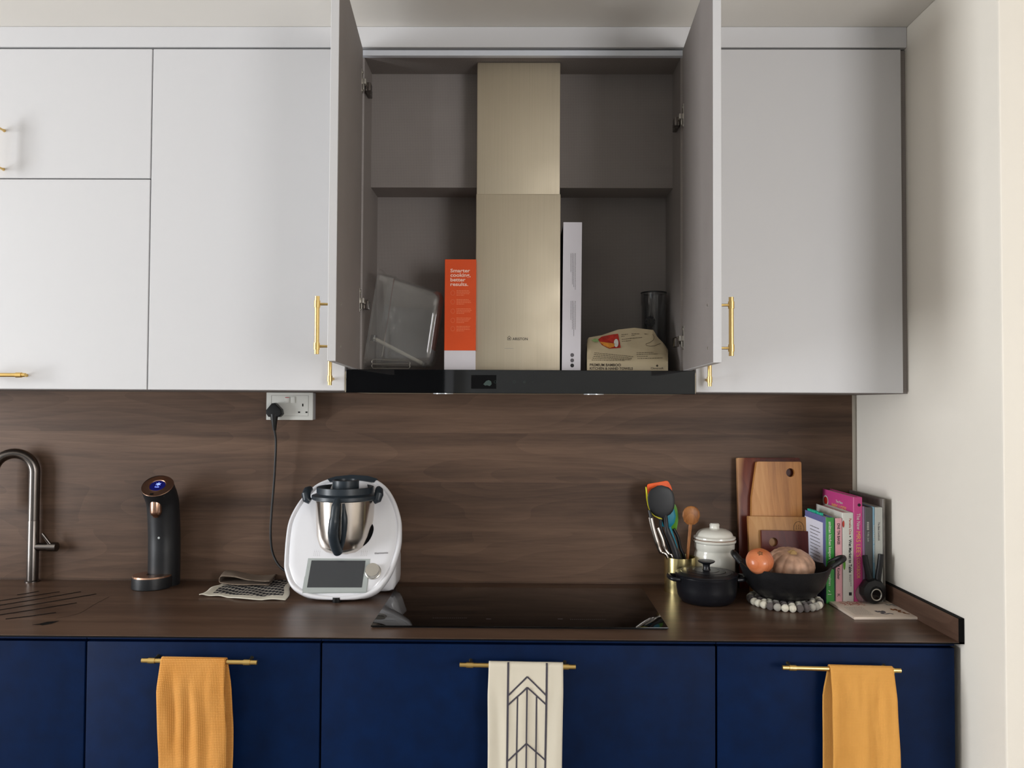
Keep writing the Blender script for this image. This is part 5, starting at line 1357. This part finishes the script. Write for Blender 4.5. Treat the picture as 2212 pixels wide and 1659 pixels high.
# 2 rose
t, sp, cv, a, b, y, z1, y1 = book('slim rose-pink cookbook with dark lettering, between the green and white ones', 1805, 1819.5, 1119.5, .15, M['b_rose'], M['b_white'])
spine_text(sp, 'ONE TIN BAKES', 1811.5, 1130, 1176, M['printblack'], .0072, bold=.012)
spine_text(sp, 'Edd Kimber', 1811.5, 1212, 1252, M['printblack'], .0078, bold=.012)
spine_text(sp, 'K', 1812, 1283, 1289, M['printblack'], .008)
# 3 white
t, sp, cv, a, b, y, z1, y1 = book('thick white cookbook directly left of the tall magenta one', 1820.5, 1844, 1107.5, .20, M['b_white'], M['b_white'])
spine_text(sp, 'Pamelia Chia', 1836.5, 1120, 1155, M['printred'], .0065)
spine_text(sp, '♦', 1836.5, 1157, 1161, M['printblack'], .004)
spine_text(sp, 'Wet Market to Table', 1836.5, 1165, 1237, M['printblack'], .0085, bold=.02)
scribble('small_print', frame(PY(1838, 1241, y-.0004), (0, 0, -1), (1, 0, 0)), 2, 0, .044, 0, .0035, .0014, M['printgrey'], sp, 2)
bm = B(); p = PY(1837, 1283, y-.0005); box(bm, p.x-.004, p.x+.004, y-.0006, y, p.z-.0045, p.z+.0045); link('publisher_mark', bm, M['printblack'], sp, smooth=False)
bm = B(); p = PY(1824, 1219, y-.0005); poly(bm, [p+Vector((.0035*math.cos(a_), 0, .016*math.sin(a_))) for a_ in [2*PI*i/16 for i in range(16)]]); lab(link('chilli_print', bm, M['s_green'], sp, smooth=False), 'green chilli picture')
bm = B(); p = PY(1822, 1132, y-.0005); poly(bm, [p+Vector((.003*math.cos(a_), 0, .010*math.sin(a_))) for a_ in [2*PI*i/16 for i in range(16)]]); link('red_print', bm, M['food_red'], sp, smooth=False)
# 4 magenta
t, sp, cv, a, b, y, z1, y1 = book('tall magenta cookbook with gold lettering, tallest spine of the row', 1844.5, 1863.5, 1074, .24, M['b_pink'], M['b_pink'])
spine_text(sp, 'The New', 1854.5, 1109, 1144, M['b_white'], .010)
spine_text(sp, "MRS LEE'S", 1854.5, 1148, 1203, M['gold_print'], .0125)
spine_text(sp, 'COOKBOOK', 1854.5, 1206, 1250, M['gold_print'], .010)
bm = B(); p = PY(1856, 1091, y-.0005); poly(bm, [p+Vector((.0045*math.cos(a_), 0, .0045*math.sin(a_))) for a_ in [2*PI*i/16 for i in range(16)]]); link('publisher_mark', bm, M['printblack'], sp, smooth=False)
ft = frame((a-.0004, y+.155, z1-.052), (0, -1, 0), (0, 0, 1))
text('lettering', "MRS LEE'S", ft, .105, M['gold_print'], cv, height=.017)
text('lettering', 'The New', frame((a-.0004, y+.125, z1-.030), (0, -1, 0), (0, 0, 1)), .05, M['b_white'], cv, height=.008)
bm = B(); c = Vector((a-.0005, y+.205, z1-.036)); poly(bm, [c+Vector((0, .022*math.cos(a_), .018*math.sin(a_))) for a_ in [2*PI*i/18 for i in range(18)]]); link('dish_print', bm, M['b_white'], cv, smooth=False)
bm = B(); c = Vector((a-.0009, y+.203, z1-.034)); poly(bm, [c+Vector((0, .015*math.cos(a_), .012*math.sin(a_))) for a_ in [2*PI*i/18 for i in range(18)]]); link('food_print', bm, M['food_red'], cv, smooth=False)
# 5 thin lilac
book('very thin lilac book squeezed between the magenta and charcoal ones', 1864, 1868.5, 1094, .18, M['b_lilac'], M['b_lilac'])
# 6 charcoal
t, sp, cv, a, b, y, z1, y1 = book('charcoal grey cookbook with small white lettering right of the lilac one', 1869, 1885.5, 1096, .20, M['b_grey'], M['b_grey'])
bm = B()
for i in range(4):
    p = PY(1875, 1129+i*4.6, y-.0005); strip(bm, [p+Vector((-.003, 0, .001)), p+Vector((.003, 0, .001))], .0014, (0, -1, 0)); strip(bm, [p+Vector((-.003, 0, -.0015)), p+Vector((.003, 0, -.0015))], .0014, (0, -1, 0)); strip(bm, [p+Vector((0, 0, .002)), p+Vector((0, 0, -.0025))], .0012, (0, -1, 0))
link('characters', bm, M['b_white'], sp, smooth=False)
spine_text(sp, 'Tiffy Joh', 1875, 1148, 1170, M['b_pale'], .006)
# 7 sky
t, sp, cv, a, b, y, z1, y1 = book('narrow book with pale blue spine between charcoal and pale grey ones', 1886, 1890, 1095, .19, M['b_sky'], M['b_sky'])
spine_text(sp, 'FANTASTIC COOKING', 1888, 1135, 1215, M['b_white'], .004)
# 8 pale
t, sp, cv, a, b, y, z1, y1 = book('pale grey cookbook with thin dark italic title, rightmost upright spine', 1890.5, 1907.5, 1096, .19, M['b_pale'], M['b_pale'])
spine_text(sp, 'The Boat Cookbook', 1898.5, 1128, 1168, M['printgrey'], .0052)
# 9 large against the wall
t, sp, cv, a, b, y, z1, y1 = book('large thin photo-covered book flat against the right wall behind the row', 1908, 1913, 1077.5, .25, M['b_photo'], M['b_photo'])

# flat leaflet book
q = [PZ(x, y_, ZC+.007) for x, y_ in ((1845, 1333), (1992, 1333), (1927, 1296.5), (1787, 1296.5))]
lf = thing('recipe_booklet', 'cream printed booklet lying flat on the worktop before the cookbooks', 'booklet', Vector((sum(p.x for p in q)/4, sum(p.y for p in q)/4, ZC)))
bm = B(); va = [bm.verts.new(p) for p in q]; vb = [bm.verts.new((p.x, p.y, ZC+.0002)) for p in q]
bm.faces.new(va); bm.faces.new(vb[::-1]); [bm.faces.new((va[i], vb[i], vb[(i+1) % 4], va[(i+1) % 4])) for i in range(4)]
bmesh.ops.bevel(bm, geom=list(bm.edges), offset=.0012, segments=2, affect='EDGES', clamp_overlap=True)
lb_ = link('booklet_body', bm, M['leaflet'], lf, ang=40)
ux = (q[1]-q[0]).normalized(); uy = (q[3]-q[0]); uy = Vector((uy.x, uy.y, 0)).normalized()
def lq(px, py): return PZ(px, py, ZC+.0074)
bm = B(); rnd = random.Random(11)
for py, x0, x1 in ((1300, 1812, 1868), (1303, 1815, 1870), (1306, 1824, 1866)):
    x = x0
    while x < x1:
        w_ = rnd.uniform(1.5, 4); p0, p1 = lq(x, py+rnd.uniform(-1.3, 1.3)), lq(x+w_, py+rnd.uniform(-1.3, 1.3)); strip(bm, [p0, p1], .0035, (0, 0, 1)); x += w_+.6
link('red_script', bm, M['printred'], lb_, smooth=False)
bm = B()
for py in [1311+i*1.5 for i in range(12)]:
    x = 1822+(py-1311)*1.55; x1 = x+40
    while x < x1: w_ = rnd.uniform(2, 5); strip(bm, [lq(x, py), lq(min(x+w_, x1), py)], .0016, (0, 0, 1)); x += w_+1.2
link('small_print', bm, M['line'], lb_, smooth=False)
for pts, m_ in (([(1891, 1319), (1896, 1322), (1900, 1320), (1904, 1323), (1907, 1319.5), (1911, 1323), (1904, 1325), (1914, 1326), (1922, 1325), (1930, 1326.5)], M['printgrey']), ([(1924, 1314.5), (1929, 1318), (1934, 1315.5), (1938, 1319), (1944, 1318), (1942, 1322), (1950, 1322), (1956, 1325), (1965, 1326)], M['onion_tip']), ([(1912, 1304), (1920, 1307), (1928, 1305.5), (1934, 1309), (1944, 1310), (1952, 1313)], M['line'])):
    bm = B(); strip(bm, spline([lq(*p) for p in pts], 4), .0065, (0, 0, 1)); link('sketch_print', bm, m_, lb_, smooth=False)

# black hand press with two upright grips and a frosted dome
pb = PZ(1889, 1305, ZC+.0072); k = (pb.y-CAM.y)/1700
yc = pb.y+.012
ps = thing('hand_press', 'black kitchen press with two upright grips standing on the cream booklet', 'kitchen gadget', Vector((pb.x, yc, ZC+.0074)))
bm = B(); rp_ = 27*k; cz = ZC+.0078+rp_*.97; c = Vector((pb.x, yc, cz))
mt = frame(c+Vector((0, -.020, 0)), (1, 0, 0), (0, 0, 1))
lathe(bm, [(0, .0), (rp_*.45, .0), (rp_*.5, .003), (rp_*.9, -.004), (rp_, -.012), (rp_, -.030), (rp_*.9, -.038), (0, -.040)], (0, 0, 0), 10, mtx=mt @ Matrix.Rotation(R(18), 4, 'Z')); pbod = link('press_body', bm, M['iron'], ps, ang=25)
bm = B(); cc = PY(1893.5, 1285, yc-.024); ri = 10.5*k
tube(bm, [cc+Vector((ri*math.cos(a), 0, ri*1.12*math.sin(a))) for a in [2*PI*i/28 for i in range(28)]], .0017, 8, closed=True); link('lens_ring', bm, M['chrome'], pbod)
bm = B(); poly(bm, [cc+Vector((ri*math.cos(a), .0008, ri*1.12*math.sin(a))) for a in [2*PI*i/28 for i in range(28)]]); link('round_opening', bm, M['blackglass'], pbod, smooth=False)
for p in (((1884, 1262), (1877, 1245), (1871, 1218), (1868, 1200)), ((1895, 1262), (1897, 1245), (1901, 1218), (1903, 1197))):
    bm = B(); tube(bm, spline([PY(x, y_, yc) for x, y_ in p], 5), [.0085]*8+[.0082]*5+[.0078]*3, 14, flat=.9); link('grip', bm, M['black'], ps)
bm = B(); dc = PY(1868, 1282, yc+.018); rd = 22*k
lathe(bm, [(rd, 0), (rd*.96, .006), (rd*.7, .013), (rd*.3, .016), (0, .017), (0, .015), (rd*.3, .014), (rd*.68, .011), (rd*.93, .005), (rd*.97, 0)], (0, 0, 0), 36, mtx=frame(dc, (1, 0, 0), (0, 0, 1))); lab(link('frosted_dome', bm, M['frost'], ps), 'frosted translucent dome')
